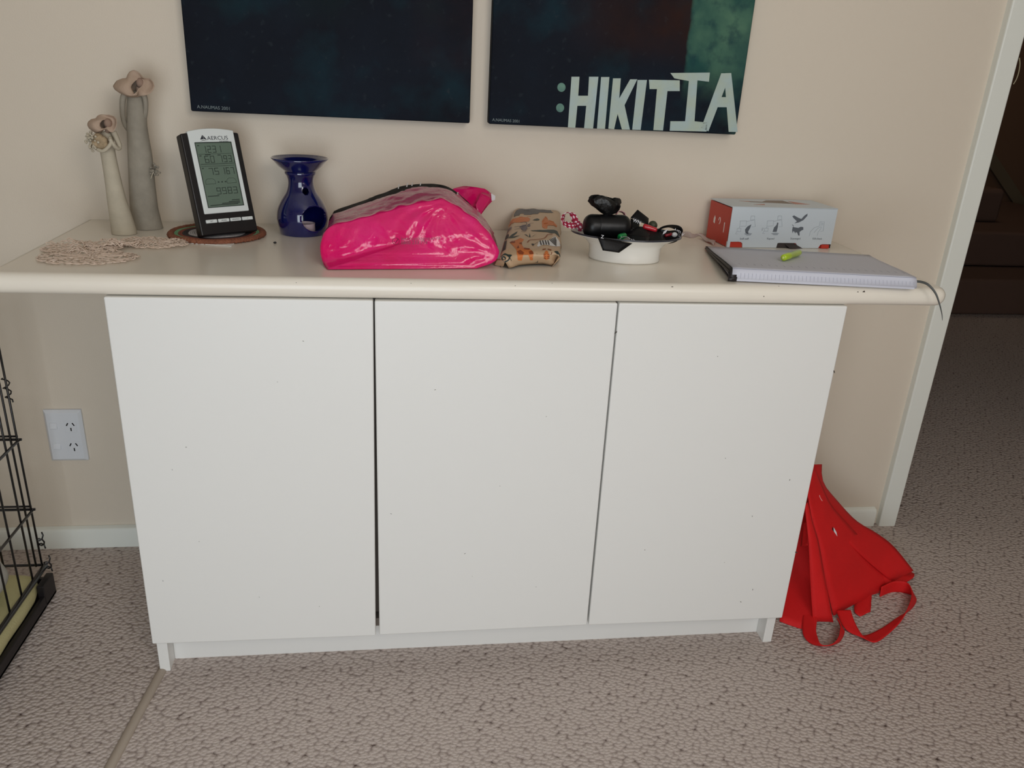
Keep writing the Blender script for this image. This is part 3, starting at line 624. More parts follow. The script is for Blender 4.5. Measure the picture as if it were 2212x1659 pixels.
# ------------------------------------------------------------------ pink carrier bag
def pink_mat(name, col, col2=None, rough=.18, b=.5, bs=45):
    m = mat(name, col, rough, col2=col2, vscale=18, bump=0, coat=.3); nt = m.node_tree; N = nt.nodes; L = nt.links
    tc = N.new('ShaderNodeTexCoord'); n = N.new('ShaderNodeTexNoise'); n.inputs['Scale'].default_value = bs; n.inputs['Detail'].default_value = 5; n.inputs['Distortion'].default_value = 1.2
    L.new(tc.outputs['Object'], n.inputs['Vector']); bp = N.new('ShaderNodeBump'); bp.inputs['Strength'].default_value = b; bp.inputs['Distance'].default_value = .004
    L.new(n.outputs['Fac'], bp.inputs['Height']); L.new(bp.outputs[0], N['Principled BSDF'].inputs['Normal']); return m
M_pink = pink_mat('pink_plastic', (226, 8, 100), (232, 26, 118), b=.35)
M_pinktop = pink_mat('pink_film_sheen', (196, 84, 122), (178, 66, 104), .25, .5, 60)  # greyer pink: grazing reflection put into the colour of film over white
M_print = pink_mat('black_print', (8, 8, 10), None, .6, .3); M_print.node_tree.nodes['Principled BSDF'].inputs['Coat Weight'].default_value = 0; M_print.node_tree.nodes['Principled BSDF'].inputs['Specular IOR Level'].default_value = .08
bag = thing('carrier_bag', (-.14, -.25, .76), 'shiny hot pink plastic carrier bag wrapped round a bulky parcel', 'bag')
borg = Vector((-.14, -.25, .76))
front = [(707, 582), (697, 566), (691.5, 535), (698, 510), (714, 489), (760, 477), (810, 464), (850, 453), (884, 443), (930, 434), (960, 432), (990, 449), (1026, 473), (1048, 494), (1066, 518), (1076, 538), (1077, 550), (1067, 566), (1030, 580)]
back = [(730, 500), (722, 490), (716, 478), (718, 464), (728, 453), (760, 442), (800, 428), (834, 415), (868, 402), (918, 397), (955, 399), (980, 411), (1012, 438), (1032, 458), (1052, 482), (1066, 511), (1070, 522), (1066, 532), (1050, 540)]
F3, B3 = [], []
for i, ((x, y), (x2, y2)) in enumerate(zip(front, back)):
    q = ony(x, y, -.34); zf = q.z
    Yf = -.352+max(0, (zf-.765))*.42
    q = ony(x, y, Yf)
    if q.z < .764: q = onz(x, y, .7615)
    F3.append(q); e = ony(x2, y2, -.135); e.z = max(e.z, .7615); B3.append(e)
B3[0].z = B3[1].z = .762; B3[-1].z = B3[-2].z = .762
for k in (0, 1): B3[k].y = F3[k].y+.16
for k in (-1, -2): B3[k].y = F3[k].y+.16
NS = 96
Fr = resamp(smoothpath(F3, 4), NS); Br = resamp(smoothpath(B3, 4), NS)
def wr(p, s=1):
    v = Vector((p.x*30, p.y*30, p.z*30)); r = 1-abs(noise.noise(v*1.3))*2; return s*(.0022*noise.noise(v)+.0018*(r**3)*.6+.0008*noise.noise(v*4))
bm = bmesh.new(); rows = []
ctr = sum(Fr, Vector())/len(Fr); ctr.z = .805
NR = 26
# front face: rings from the centre to the rim, creases fanning out of the lower corners and the peak
kn = [ony(700, 556, -.34), ony(1072, 545, -.33), ony(952, 436, -.30)]
for i in range(1, NR+1):
    f = i/NR; row = []
    for k in range(NS+1):
        p = ctr.lerp(Fr[k], f); bulge = .016*(1-f**2.2); amp = 0
        for kk in kn:
            d = p-kk; a = math.atan2(d.z, d.x); D = d.length; amp += math.sin(a*17+3*math.sin(D*40))*.0028*math.exp(-D/.06)
        edge = min(1, (1-f)*6+.15)
        row.append(Vector((p.x, p.y-bulge-amp*edge-wr(p, 1.2)*edge, p.z)))
    rows.append(row)
nf = len(rows)
ND = 30
for i in range(1, ND+1):
    f = i/ND; row = []
    for k in range(NS+1):
        p = Fr[k].lerp(Br[k], f); s = math.sin(PI*min(1, f*1.0)); sd = (p-Vector((ctr.x, p.y, .79))); sd.y = 0; sd.normalize()
        p = p+sd*(wr(p, 1.3)*min(1, f*5)*min(1, (1-f)*6+.3)+ (.004*math.sin(PI*f) if k > 20 and k < 80 else .0))
        if f < .12: p += sd*.0012*math.sin(k*.9)
        p.z = max(p.z, .7608); row.append(p)
    rows.append(row)
for i in range(1, 5):
    row = []
    for k in range(NS+1):
        p = Br[k].copy(); p.z = .7608+(p.z-.7608)*(1-i/4); p.y += .012*math.sin(PI*i/8); row.append(p)
    rows.append(row)
V = [[bm.verts.new(p) for p in r] for r in rows]; cv = bm.verts.new(ctr+Vector((0, -.0165, 0)))
for k in range(NS): bm.faces.new((cv, V[0][k+1], V[0][k]))
bm.faces.new((cv, V[0][0], V[0][NS]))
for i in range(len(V)-1):
    for k in range(NS):
        f = bm.faces.new((V[i][k], V[i][k+1], V[i+1][k+1], V[i+1][k]))
        t = (i-nf)/ND
        if i >= nf+1 and 17 < k < 86 and t < 1:
            f.material_index = 1
            if t > .62+.13*noise.noise(Vector((k*.11, 0, 3))) and 17 < k < 62: f.material_index = 2
            if t > .80 and 62 <= k < 72: f.material_index = 2
    f = bm.faces.new((V[i][NS], V[i][0], V[i+1][0], V[i+1][NS]))
o = obj('bag_film', bm, M_pink, bag, smooth=True); o.data.materials.append(M_pinktop); o.data.materials.append(M_print); localise(o, borg)
# white parts of printed letters along the back edge
M_wp = mat('white_print', (226, 224, 226), .3)
bm = bmesh.new()
for x, y, w_, h_ in ((861, 403, 2.2, 8), (879, 400, 2.4, 7), (890, 399, 2.2, 6), (908, 399, 2.2, 5), (987, 420, 3, 4)):
    P = [ony(x, y-1, -.14), ony(x+w_, y-1, -.14), ony(x+w_-1.5, y+h_, -.168), ony(x-1.5, y+h_, -.168)]
    P = [q+Vector((0, -.004, .0035)) for q in P]; prism(bm, P, (0, 0, .0006))
o = tag(obj('printed_letters', bm, M_wp, bag), kind='stuff'); localise(o, borg)
M_pkink = mat('dark_pink_ink', (110, 8, 56), .4)
q = ony(866, 519, -.372); mw = frame(q, (1, 0, .045), (0, .25, 1))
o = text('printed_line', 'betterpackaging.co.nz', .0075, M_pkink, bag, mw, .0001); localise(o, borg)
q = ony(866, 528, -.372); o = text('printed_line', '\u2706 0800 233 776'[2:], .0080, M_pkink, bag, frame(q, (1, 0, .045), (0, .25, 1)), .0001); localise(o, borg)
bm = bmesh.new(); tube(bm, [ony(855+7*math.cos(k*PI/8)*(1.08 if k % 2 else 1), 521+7*math.sin(k*PI/8), -.373) for k in range(16)], .0004, 4, closed=True); tube(bm, [ony(851, 521, -.373), ony(854, 525, -.373), ony(860, 516, -.373)], .0005, 4)
o = obj('printed_badge', bm, M_pkink, bag, smooth=True); localise(o, borg)
# folded tail of the bag
TL = [(978, 408, -.10), (1004, 402, -.085), (1030, 404, -.08), (1048, 408, -.075), (1062, 419, -.07)]
BL_ = [(985, 440, -.13), (1000, 458, -.13), (1018, 468, -.12), (1034, 470, -.11), (1066, 430, -.075)]
A = resamp([ony(*q) for q in TL], 14); B = resamp([ony(*q) for q in BL_], 14)
rows = [[a.lerp(b, k/8)+Vector((0, .004*math.sin(k+i*.6), 0)) for k in range(9)] for i, (a, b) in enumerate(zip(A, B))]
o = sheet('bag_tail', rows, M_pink, bag, .0012); localise(o, borg)
C2 = resamp([ony(1040, 415, -.095), ony(1052, 418, -.092), ony(1064, 422, -.088)], 6); D2 = resamp([ony(1027, 442, -.125), ony(1030, 455, -.13), ony(1037, 466, -.13)], 6)
o = sheet('bag_tail', [[a.lerp(b, k/5)+Vector((0, -.003, 0)) for k in range(6)] for a, b in zip(C2, D2)], M_pink, bag, .0012); localise(o, borg)
bm = bmesh.new(); prism(bm, [ony(1061, 418, -.10), ony(1070, 423, -.10), ony(1069, 432, -.10), ony(1062, 434, -.10)], (0, .002, 0)); o = obj('white_tip', bm, M_wp, bag); localise(o, borg)
# ------------------------------------------------------------------ gift in animal paper
gift = thing('wrapped_gift', (.09, -.2, .76), 'flat present in brown paper printed with jungle animals', 'gift')
gorg = Vector((.09, -.2, .76))
M_kraft = mat('kraft_wrap', (194, 164, 132), .38, var=.03, vscale=8, bump=.12, bscale=60, spec=.5)
# top quad corners (left-front, right-front, right-back, left-back)
G = [ony(1080, 545, -.345), ony(1211, 545, -.335), ony(1211, 455, -.02), ony(1110, 450, -.02)]
Gm = lambda u, v: (G[0].lerp(G[1], u)).lerp(G[3].lerp(G[2], u), v)
def gtop(u, v, h=0):
    p = Gm(u, v); e = min(1, u/.10)*min(1, (1-u)/.10); c = min(1, v/.05)
    p = p.copy(); p.z += -.006*(1-e)**2-.004*(1-c)**2+.0025*math.sin(PI*u)*math.sin(PI*v)+.0015*noise.noise(Vector((u*6, v*6, 2)))+h; return p
rows = []
for j in range(25):
    v = j/24; r = []; T = [gtop(i/20, v) for i in range(21)]
    L0, R0 = T[0], T[-1]
    for zf in (0.0, .3, .6, .85):
        r.append(Vector((L0.x-(.003 if v > .08 else -.008)*(1-zf)*(.5+zf), L0.y, .7612+(L0.z-.7612)*zf)))
    r += T
    for zf in (.85, .6, .3, 0.0):
        r.append(Vector((R0.x+(.002 if v > .25 else -.016*(1-v*4)+.002)*(1-zf)+.003*math.sin(v*14+zf*3)*(1-zf)*min(1, v*6), R0.y, .7612+(R0.z-.7612)*zf)))
    rows.append(r)
bm = bmesh.new(); V = grid(bm, rows)
bm.faces.new([v for v in V[-1]])
# front: rolls over a shiny edge and ends in two pointed folded corners
ft = [v.co.copy() for v in V[0]][4:25]
fb = [(1099, 579.6), (1108, 577), (1122, 572.5), (1140, 571), (1160, 570), (1177, 570), (1191, 574), (1198, 571), (1206, 560)]
FB = resamp([onz(x, y, .7612+.003*(k not in (0, 6))) for k, (x, y) in enumerate(fb)], 20)
prev = V[0][4:25]
for s in range(1, 8):
    t = s/7; rr_ = [bm.verts.new(a.lerp(b, t)+Vector((0, -.006*math.sin(PI*t), .004*math.sin(PI*t)))) for a, b in zip(ft, FB)]
    for k in range(20): bm.faces.new((prev[k], rr_[k], rr_[k+1], prev[k+1]))
    prev = rr_
o = obj('wrapping_paper', bm, M_kraft, gift, smooth=True); localise(o, gorg)
md = o.modifiers.new('solid', 'SOLIDIFY'); md.thickness = .0006
# left end fold sticking out beside the pink bag
bm = bmesh.new(); prism(bm, [onz(1068, 573, .7615), onz(1088, 576, .7615), onz(1092, 562, .778), onz(1074, 562, .772)], (0, .012, 0)); o = obj('end_fold', bm, M_kraft, gift, bevel=.001); localise(o, gorg)
# printed animals; coordinates read in the 1050..1250 x 430..600 close-up, mapped onto the top sheet
import itertools
def px2uv(x, y):
    # invert the bilinear top quad in picture space by a few Newton steps
    def pj(p):
        d = p-CP; z = d.dot(CF); return (1106+FPX*d.dot(CR)/z, 829.5-FPX*d.dot(CU)/z)
    u, v = .5, .5
    for _ in range(8):
        a = pj(Gm(u, v)); du = pj(Gm(u+.01, v)); dv = pj(Gm(u, v+.01))
        J = ((du[0]-a[0])/.01, (dv[0]-a[0])/.01, (du[1]-a[1])/.01, (dv[1]-a[1])/.01); det = J[0]*J[3]-J[1]*J[2]
        ex, ey = x-a[0], y-a[1]; u += (J[3]*ex-J[1]*ey)/det; v += (J[0]*ey-J[2]*ex)/det
    return u, v
def gp(x, y, h=.0004):
    X, Y = 1050+x/9.76, 430+y/9.76; u, v = px2uv(X, Y)
    if v >= 0: return gtop(min(1, max(0, u)), min(1, v), h)
    # on the rolled front: nearest sample of that surface in the picture
    q = min(ROLL, key=lambda r: (r[0]-X)**2+(r[1]-Y)**2)[2]
    return q+Vector((0, -h*.8, h*.8))
ROLL = []
for a_ in range(81):
    k = a_/80*20; i_ = int(min(19, k)); pa_ = ft[i_].lerp(ft[i_+1], k-i_); pb_ = FB[i_].lerp(FB[i_+1], k-i_)
    for t_ in range(41):
        t_ /= 40; q_ = pa_.lerp(pb_, t_)+Vector((0, -.006*math.sin(PI*t_), .004*math.sin(PI*t_))); d_ = q_-CP; z_ = d_.dot(CF)
        ROLL.append((1106+FPX*d_.dot(CR)/z_, 829.5-FPX*d_.dot(CU)/z_, q_))
def flat(name, polys, m, lines=()):
    bm = bmesh.new()
    for pg in polys:
        bm.faces.new([bm.verts.new((q[0], q[1], 0)) for q in pg])
    bmesh.ops.triangulate(bm, faces=bm.faces)
    for _ in range(4):
        le = [e for e in bm.edges if e.calc_length() > 45]
        if le: bmesh.ops.subdivide_edges(bm, edges=le, cuts=1); bmesh.ops.triangulate(bm, faces=bm.faces)
    for v_ in bm.verts: v_.co = gp(v_.co.x, v_.co.y, .0010 if ('patch' in name or 'stripe' in name) else .0004)
    for ln, wd in lines:
        P = smoothpath([gp(x, y, .0009) for x, y in ln], 4); tube(bm, P, wd, 4, flat=.4)
    o = obj(name, bm, m, gift); localise(o, gorg)
    if len(polys)+len(lines) > 1: o['kind'] = 'stuff'
    return o
I_grey = mat('grey_ink', (92, 90, 92), .5); I_dark = mat('dark_green_ink', (44, 58, 56), .5); I_or = mat('orange_ink', (208, 118, 60), .5); I_rust = mat('rust_ink', (140, 66, 32), .5)
I_wh = mat('white_ink', (232, 230, 228), .5); I_bk = mat('black_ink', (34, 30, 32), .5); I_pur = mat('purple_grey_ink', (112, 100, 104), .5)
def ell(cx, cy, a, b, n=12, rot=0): return [(cx+a*math.cos(2*PI*k/n)*math.cos(rot)-b*math.sin(2*PI*k/n)*math.sin(rot), cy+a*math.cos(2*PI*k/n)*math.sin(rot)+b*math.sin(2*PI*k/n)*math.cos(rot)) for k in range(n)]
flat('printed_elephant', [[(585, 360), (590, 290), (640, 235), (760, 205), (900, 205), (1100, 215), (1250, 215), (1370, 235), (1370, 250), (1230, 262), (1160, 265), (1280, 285), (1420, 288), (1300, 300), (1130, 290), (1090, 330), (980, 332), (960, 300), (940, 345), (800, 350), (790, 318), (725, 318), (700, 355)]], I_grey, [([(800, 235), (860, 225), (910, 245), (880, 265), (820, 262)], .0004)])
flat('printed_lion', [[(470, 450), (560, 420), (700, 400), (880, 395), (930, 430), (900, 500), (820, 510), (600, 500), (480, 520), (440, 540), (470, 490)]], I_or, [([(480, 440), (540, 420), (580, 412)], .0006), ([(430, 530), (460, 510), (490, 500)], .0006), ([(700, 400), (770, 395)], .0008), ([(860, 380), (945, 380)], .0008)])
flat('printed_leaf', [[(980, 470), (1020, 440), (1080, 420), (1130, 440), (1120, 465), (1060, 480)]], I_dark)
flat('printed_monkey', [ell(800, 630, 70, 60), ell(900, 590, 35, 30), [(690, 610), (760, 570), (850, 575), (800, 640)]], I_pur, [([(730, 520), (820, 515), (855, 545), (830, 590), (780, 590)], .0007), ([(600, 605), (700, 590), (780, 610)], .0006), ([(600, 665), (700, 645), (770, 650)], .0006), ([(880, 580), (940, 550), (1000, 543)], .0006), ([(860, 660), (920, 650)], .0005), ([(740, 710), (800, 715), (850, 690)], .0007)])
flat('printed_giraffe', [[(1180, 620), (1175, 500), (1210, 430), (1260, 380), (1290, 430), (1310, 480), (1420, 490), (1490, 560), (1490, 610), (1430, 580), (1300, 580), (1280, 640), (1220, 640)]], I_or, [([(1190, 490), (1220, 450)], .0012), ([(1220, 540), (1290, 530)], .0016), ([(1320, 475), (1430, 500)], .0010), ([(1420, 550), (1490, 590)], .0010), ([(1240, 390), (1290, 440)], .0006)])
flat('printed_crocodile', [[(930, 690), (1080, 690), (1200, 680), (1300, 660), (1420, 660), (1500, 680), (1560, 750), (1540, 770), (1450, 730), (1370, 740), (1300, 720), (1100, 720), (980, 710)]], I_dark)
flat('printed_palm', [ell(435, 770, 48, 62, 12, .1), [(460, 830), (540, 760), (665, 705), (640, 750), (560, 800)], [(470, 835), (560, 800), (710, 790), (600, 825)], [(260, 880), (300, 820), (370, 815), (385, 845)], [(230, 930), (300, 880), (390, 860), (330, 900)], [(395, 860), (437, 860), (410, 1062), (335, 1062)]], I_dark)
flat('printed_bird', [[(350, 700), (400, 610), (480, 580), (545, 585), (530, 640), (480, 640), (430, 680)]], I_pur)
flat('printed_grass', [[(900, 825), (915, 745), (940, 825)], [(900, 828), (800, 765), (860, 780)], [(930, 828), (1060, 765), (1000, 800)], [(950, 828), (1120, 795), (1010, 815)], [(1060, 1120), (1130, 1125), (1080, 1165)], [(1020, 1340), (1080, 1320), (1100, 1290), (1095, 1340)]], I_dark)
flat('printed_tail', [], I_rust, [([(870, 940), (920, 890), (1050, 870), (1200, 855), (1260, 820), (1300, 775), (1400, 765)], .0009)])
flat('printed_zebra', [[(1075, 1000), (1110, 910), (1200, 885), (1320, 885), (1400, 820), (1460, 790), (1560, 860), (1590, 920), (1500, 900), (1490, 1000), (1400, 1000), (1300, 990), (1180, 985), (1100, 1020)]], I_wh)
flat('zebra_stripes', [[(x, 895), (x+22, 890), (x+50, 985), (x+25, 988)] for x in (1125, 1180, 1235, 1290)]+[[(1330+i*28, 870-i*14), (1345+i*28, 862-i*14), (1490, 990-i*28), (1480, 1000-i*28)] for i in range(5)]+[[(960, 960), (1015, 960), (1010, 990), (970, 995)], [(1540, 880), (1595, 935), (1575, 900)]], I_bk, [([(1010, 970), (1090, 920)], .0004)])
flat('printed_giraffe', [[(495, 915), (560, 895), (640, 870), (720, 840), (800, 870), (760, 920), (740, 960), (790, 1040), (900, 1050), (1000, 1120), (985, 1295), (920, 1290), (890, 1160), (790, 1150), (755, 1300), (670, 1295), (645, 1090), (680, 1000), (700, 930), (600, 935)]], I_or)
flat('giraffe_patches', [[(500, 918), (545, 895), (610, 900), (610, 935), (530, 940)], [(655, 1100), (720, 1085), (805, 1110), (740, 1155)], [(900, 1100), (960, 1090), (995, 1110), (985, 1160), (930, 1150)], [(800, 1045), (920, 1055), (910, 1080), (800, 1070)], [(645, 1055), (680, 1000), (700, 1050)], [(690, 950), (750, 930), (760, 975)]], I_rust)
flat('printed_tiger', [ell(1275, 1190, 65, 105)], I_or)
flat('tiger_stripes', [[(1215, y), (1260, y+12), (1258, y+26), (1212, y+16)] for y in (1120, 1160, 1200, 1240)]+[[(1290, y+12), (1335, y), (1338, y+16), (1292, y+26)] for y in (1120, 1160, 1200, 1240)]+[[(1190, 1070), (1260, 1060), (1260, 1075), (1195, 1085)], [(1300, 1060), (1380, 1075), (1370, 1090), (1300, 1075)]], I_rust, [([(1345, 1170), (1375, 1130), (1385, 1105)], .0006)])
flat('printed_chameleon', [[(290, 1120), (400, 1110), (530, 1140), (545, 1190), (500, 1240), (440, 1200), (350, 1170), (290, 1160)]], I_dark, [([(500, 1220), (470, 1290), (400, 1325), (340, 1300), (330, 1250), (370, 1220), (410, 1250), (390, 1290)], .0013), ([(500, 1240), (540, 1310)], .0008)])
flat('printed_leaf', [[(1430, 1100), (1520, 1085), (1600, 1110), (1540, 1130)]], I_dark)
# ------------------------------------------------------------------ bowl and what lies in it
M_bowl = mat('white_glaze', (240, 237, 230), .2, coat=.4)
M_rim = mat('dark_slate_glaze', (48, 50, 58), .2, coat=.5)
bc = Vector((.257, -.252, .7603))
bowl = thing('pedestal_bowl', bc, 'oval white bowl with dark inside, holding dog-walking bits', 'bowl', (0, 0, -.19))
po = [(.001, .001), (.50, .001), (.64, .0), (.655, .003), (.645, .012), (.66, .026), (.75, .036), (.93, .0445), (1.0, .0475)]
bm = bmesh.new(); lathe(bm, [(r*1, z) for r, z in po]+[(.995, .0488)], 72, ax=.103, ay=.074, closed=False); obj('shell', bm, M_bowl, bowl, smooth=True)
bm = bmesh.new(); lathe(bm, [(1.003, .0472), (1.006, .0488), (1.0, .0502), (.985, .0502), (.92, .0455), (.75, .0375), (.5, .031), (.001, .030)], 72, ax=.103, ay=.074, closed=False); obj('dark_rim', bm, M_rim, bowl, smooth=True)
M_dull = mat('matt_black', (11, 11, 13), .38, bump=.1, bscale=150, spec=.35); M_film = pink_mat('black_bag_film', (8, 8, 9), None, .35, .6, 90); M_film.node_tree.nodes['Principled BSDF'].inputs['Coat Weight'].default_value = 0
# capsule shaped bag dispenser
YB = -.262
A, B = ony(1281, 489, YB), ony(1343, 490, YB); ax = (B-A); Lc = ax.length; ax.normalize()
disp = thing('bag_dispenser', (A+B)/2, 'black capsule shaped dog waste bag dispenser lying across the oval bowl', 'dispenser', (0, 0, math.atan2(ax.y, ax.x)))
R_ = .0222; bm = bmesh.new(); prof = []
def capsule(bm, x0, x1, R, er):
    pf = [(x0-er*math.sin(PI/2*(1-k/7)), R-er+er*math.cos(PI/2*(1-k/7))) for k in range(8)]+[(x1+er*math.sin(PI/2*k/7), R-er+er*math.cos(PI/2*k/7)) for k in range(8)]
    rg_ = [[bm.verts.new((x, r*math.cos(2*PI*k/36), r*math.sin(2*PI*k/36))) for k in range(36)] for x, r in pf]
    for U, W in zip(rg_, rg_[1:]):
        for k in range(36): bm.faces.new((U[k], U[(k+1) % 36], W[(k+1) % 36], W[k]))
    bm.faces.new(rg_[0]); bm.faces.new(list(reversed(rg_[-1])))
capsule(bm, -Lc/2+.012, Lc/2, R_, .016); obj('capsule', bm, M_dull, disp, smooth=True)
bm = bmesh.new(); capsule(bm, -Lc/2-.002, -Lc/2+.008, R_*1.0, .016); obj('end_cap', bm, M_dull, disp, smooth=True)
for sx in (-.018, .018):
    pass
# knotted bag end standing out of the dispenser
kb = ony(1309, 466, YB); rows = []
secs = [(1309, 468, .004, .004), (1312, 464, .006, .005), (1314, 460, .014, .008), (1313, 453, .021, .011), (1309, 445, .026, .013), (1307, 437, .0285, .014), (1306, 430, .0285, .013), (1306, 427, .027, .010), (1306, 425.5, .020, .004)]
for j, (x, y, rx, ry) in enumerate(secs):
    c = ony(x, y, YB); r = []
    for k in range(37):
        a = 2*PI*k/36; f = 1+.16*noise.noise(Vector((math.cos(a)*2.2, math.sin(a)*2.2, j*.5)))+.09*math.sin(a*7+j)
        p = Vector((c.x+rx*f*math.cos(a), c.y+ry*f*math.sin(a), c.z+(.0035*math.sin(a*3+1) if j > 4 else 0)))
        if j > 4: p.z += .012*max(0, -math.cos(a)-.80)*5*.35 - .004*math.cos(a)*-1*.0 - (.004 if math.cos(a) > .6 else 0)
        r.append(p)
    rows.append(r)
bm = bmesh.new(); V = grid(bm, rows); bm.faces.new([v for v in V[-1][:-1]]); bmesh.ops.remove_doubles(bm, verts=bm.verts, dist=1e-6)
for v in bm.verts:
    v.co -= (A+B)/2; v.co.rotate(Matrix.Rotation(-math.atan2(ax.y, ax.x), 3, 'Z'))
obj('bag_end', bm, M_film, disp, smooth=True)
# spotted ribbon
def ribbon(name, cl, wd, m, parent=None, thick=.0012, n=6, closed=False, wdir=(0, 0, 1)):
    P = smoothpath(cl, n, closed); 
    W = wdir if isinstance(wdir, list) else [Vector(wdir)]*len(cl)
    Wp = smoothpath([Vector(v) for v in W], n, closed)
    if closed: P.append(P[0]); Wp.append(Wp[0])
    rows = [[p+w.normalized()*wd*(k/6-.5) for k in range(7)] for p, w in zip(P, Wp)]
    return sheet(name, rows, m, parent, thick, uv=True)
def dots_mat():
    m = mat('crimson_spotted_web', (158, 18, 56), .55); nt = m.node_tree; N = nt.nodes; L = nt.links
    uv = N.new('ShaderNodeUVMap'); mp = N.new('ShaderNodeMapping'); mp.inputs['Scale'].default_value = (2, 13, 1); L.new(uv.outputs[0], mp.inputs[0])
    v = N.new('ShaderNodeTexVoronoi'); v.voronoi_dimensions = '2D'; v.inputs['Scale'].default_value = 1; v.inputs['Randomness'].default_value = .15; L.new(mp.outputs[0], v.inputs['Vector'])
    r = N.new('ShaderNodeValToRGB'); r.color_ramp.elements[0].position = .27; r.color_ramp.elements[1].position = .31
    r.color_ramp.elements[0].color = (*lin((238, 214, 220)), 1); r.color_ramp.elements[1].color = (*lin((158, 18, 56)), 1)
    L.new(v.outputs['Distance'], r.inputs[0]); L.new(r.outputs[0], N['Principled BSDF'].inputs['Base Color']); return m
M_dots = dots_mat()
pts = [ony(1258, 498, -.235), ony(1250, 486, -.23), ony(1243, 478, -.225), ony(1236, 462, -.215), ony(1224, 460, -.21), ony(1216, 470, -.215), ony(1219, 482, -.23), ony(1232, 487, -.24), ony(1242, 486, -.235)]
o = ribbon('spotted_strap', pts, .0135, M_dots, n=8, wdir=[(.7, -.3, .6), (.8, -.3, .5), (.7, -.4, .5), (.6, -.7, .1), (.1, -.9, .3), (-.6, -.7, .3), (-.2, -.8, -.6), (.1, -.7, -.7), (.2, -.6, -.8)])
tag(o, 'crimson strap with white dots looping off left end of the bowl', 'strap')
pts = [ony(1331, 464, -.22), ony(1334, 458, -.215), ony(1341, 457, -.21), ony(1348, 461, -.21), ony(1351, 470, -.215)]
tag(ribbon('spotted_strap', pts, .008, M_dots, n=6, wdir=(.1, -.8, .3)), 'short curl of spotted crimson strap peeping up behind the dispenser', 'strap')
# black lanyard folded over itself, with white lettering
M_lan = mat('black_satin_web', (13, 12, 14), .45, bump=.15, bscale=500, spec=.25)
M_lw = mat('lanyard_print', (225, 225, 230), .5)
lan = thing('lanyard', (.33, -.27, .80), 'black satin lanyard with white lettering folded in the bowl', 'lanyard')
lorg = Vector((.33, -.27, .80))
def quad(pts, name='strap_fold', t=.0014, m=None):
    P = [ony(*q) for q in pts]; n = 5
    rows = [[P[0].lerp(P[1], i/n).lerp(P[3].lerp(P[2], i/n), j/n)+Vector((0, -.0015*math.sin(PI*i/n)*math.sin(PI*j/n), 0)) for i in range(n+1)] for j in range(n+1)]
    o = sheet(name, rows, m or M_lan, lan, t); localise(o, lorg); return o
quad([(1291, 512, -.330), (1366, 526, -.330), (1337, 546, -.338), (1302, 541, -.338)])
quad([(1362, 470, -.235), (1377, 453, -.225), (1401, 472, -.225), (1400, 486, -.24)])
quad([(1362, 472, -.236), (1364, 495, -.26), (1380, 495, -.262), (1382, 480, -.24)])
quad([(1352, 507, -.285), (1378, 489, -.270), (1410, 506, -.270), (1400, 524, -.30)])
quad([(1352, 507, -.286), (1366, 523, -.312), (1400, 525, -.31), (1404, 512, -.29)])
quad([(1396, 498, -.262), (1425, 494, -.25), (1440, 524, -.295), (1398, 524, -.302)])
lp = [ony(1420, 500, -.262), ony(1430, 492, -.25), ony(1448, 488.5, -.24), ony(1466, 494, -.24), ony(1471, 506, -.25), ony(1462, 515, -.262), ony(1446, 519, -.270), ony(1428, 519, -.276), ony(1412, 516, -.278)]
quad([(1426, 501, -.262), (1464, 497, -.244), (1467, 513, -.256), (1432, 519, -.272)])
o = ribbon('strap_loop', lp, .0120, M_lan, lan, n=6, wdir=[(.1, -.5, .8), (.1, -.8, .6), (0, -.8, .5), (.2, -.5, .8), (.4, -.1, .9), (.2, .2, 1), (0, .2, 1), (0, .1, 1), (0, 0, 1)]); localise(o, lorg)
for s, x, y, Y, sz, xd, zd in (('NEW', 1455, 499, -.247, .0095, (1, .0, -.5), (.4, .4, .9)), ('Z', 1297, 514, -.3325, .0085, (1, 0, -.15), (.1, .1, 1)), ('Nt', 1362, 521, -.318, .0065, (1, 0, -.05), (.1, .1, 1)), ('WN', 1366, 478, -.262, .009, (1, 0, -.35), (.3, .2, 1))):
    o = text('lettering', s, sz, M_lw, lan, frame(ony(x, y, Y)+Vector((0, -.0016, 0)), xd, Vector(zd)), .0001); localise(o, lorg)
bm = bmesh.new(); prism(bm, [ony(x, y, -.2665) for x, y in ((1431, 507), (1434, 500), (1443, 495), (1438, 503))], (0, .001, 0)); o = obj('fern_print', bm, M_lw, lan); localise(o, lorg)
def pill(name, a, b, r, m, label, cat, ends=.6):
    A, B = Vector(a), Vector(b); bm = bmesh.new(); d = B-A
    P = [A+d*t for t in (0, .04, .12, .5, .55, .88, .96, 1)]; tube(bm, P, [r*.5, r*.85, r, r, r*.93, r*.93, r*.8, r*.45], 14)
    o = obj(name, bm, m, smooth=True); return tag(o, label, cat)
pill('clip', ony(1389, 488, -.255), ony(1419, 498, -.262), .0052, mat('red_plastic', (190, 28, 44), .3, coat=.4), 'small red plastic tube lying among the black straps', 'clip')
pill('cap', ony(1337, 513, -.300), ony(1351, 508, -.292), .0058, mat('green_plastic', (12, 128, 62), .3, coat=.4), 'bright green plastic cap in front of the black dispenser', 'cap')
bm = bmesh.new(); sphere(bm, ony(1410, 487, -.235), .0088, 20, 14); bmesh.ops.translate(bm, verts=bm.verts, vec=(0, 0, 0)); tag(obj('ball', bm, mat('olive_rubber', (62, 66, 48), .5, bump=.3, bscale=400), smooth=True), 'small olive ball behind the red plastic tube', 'ball')
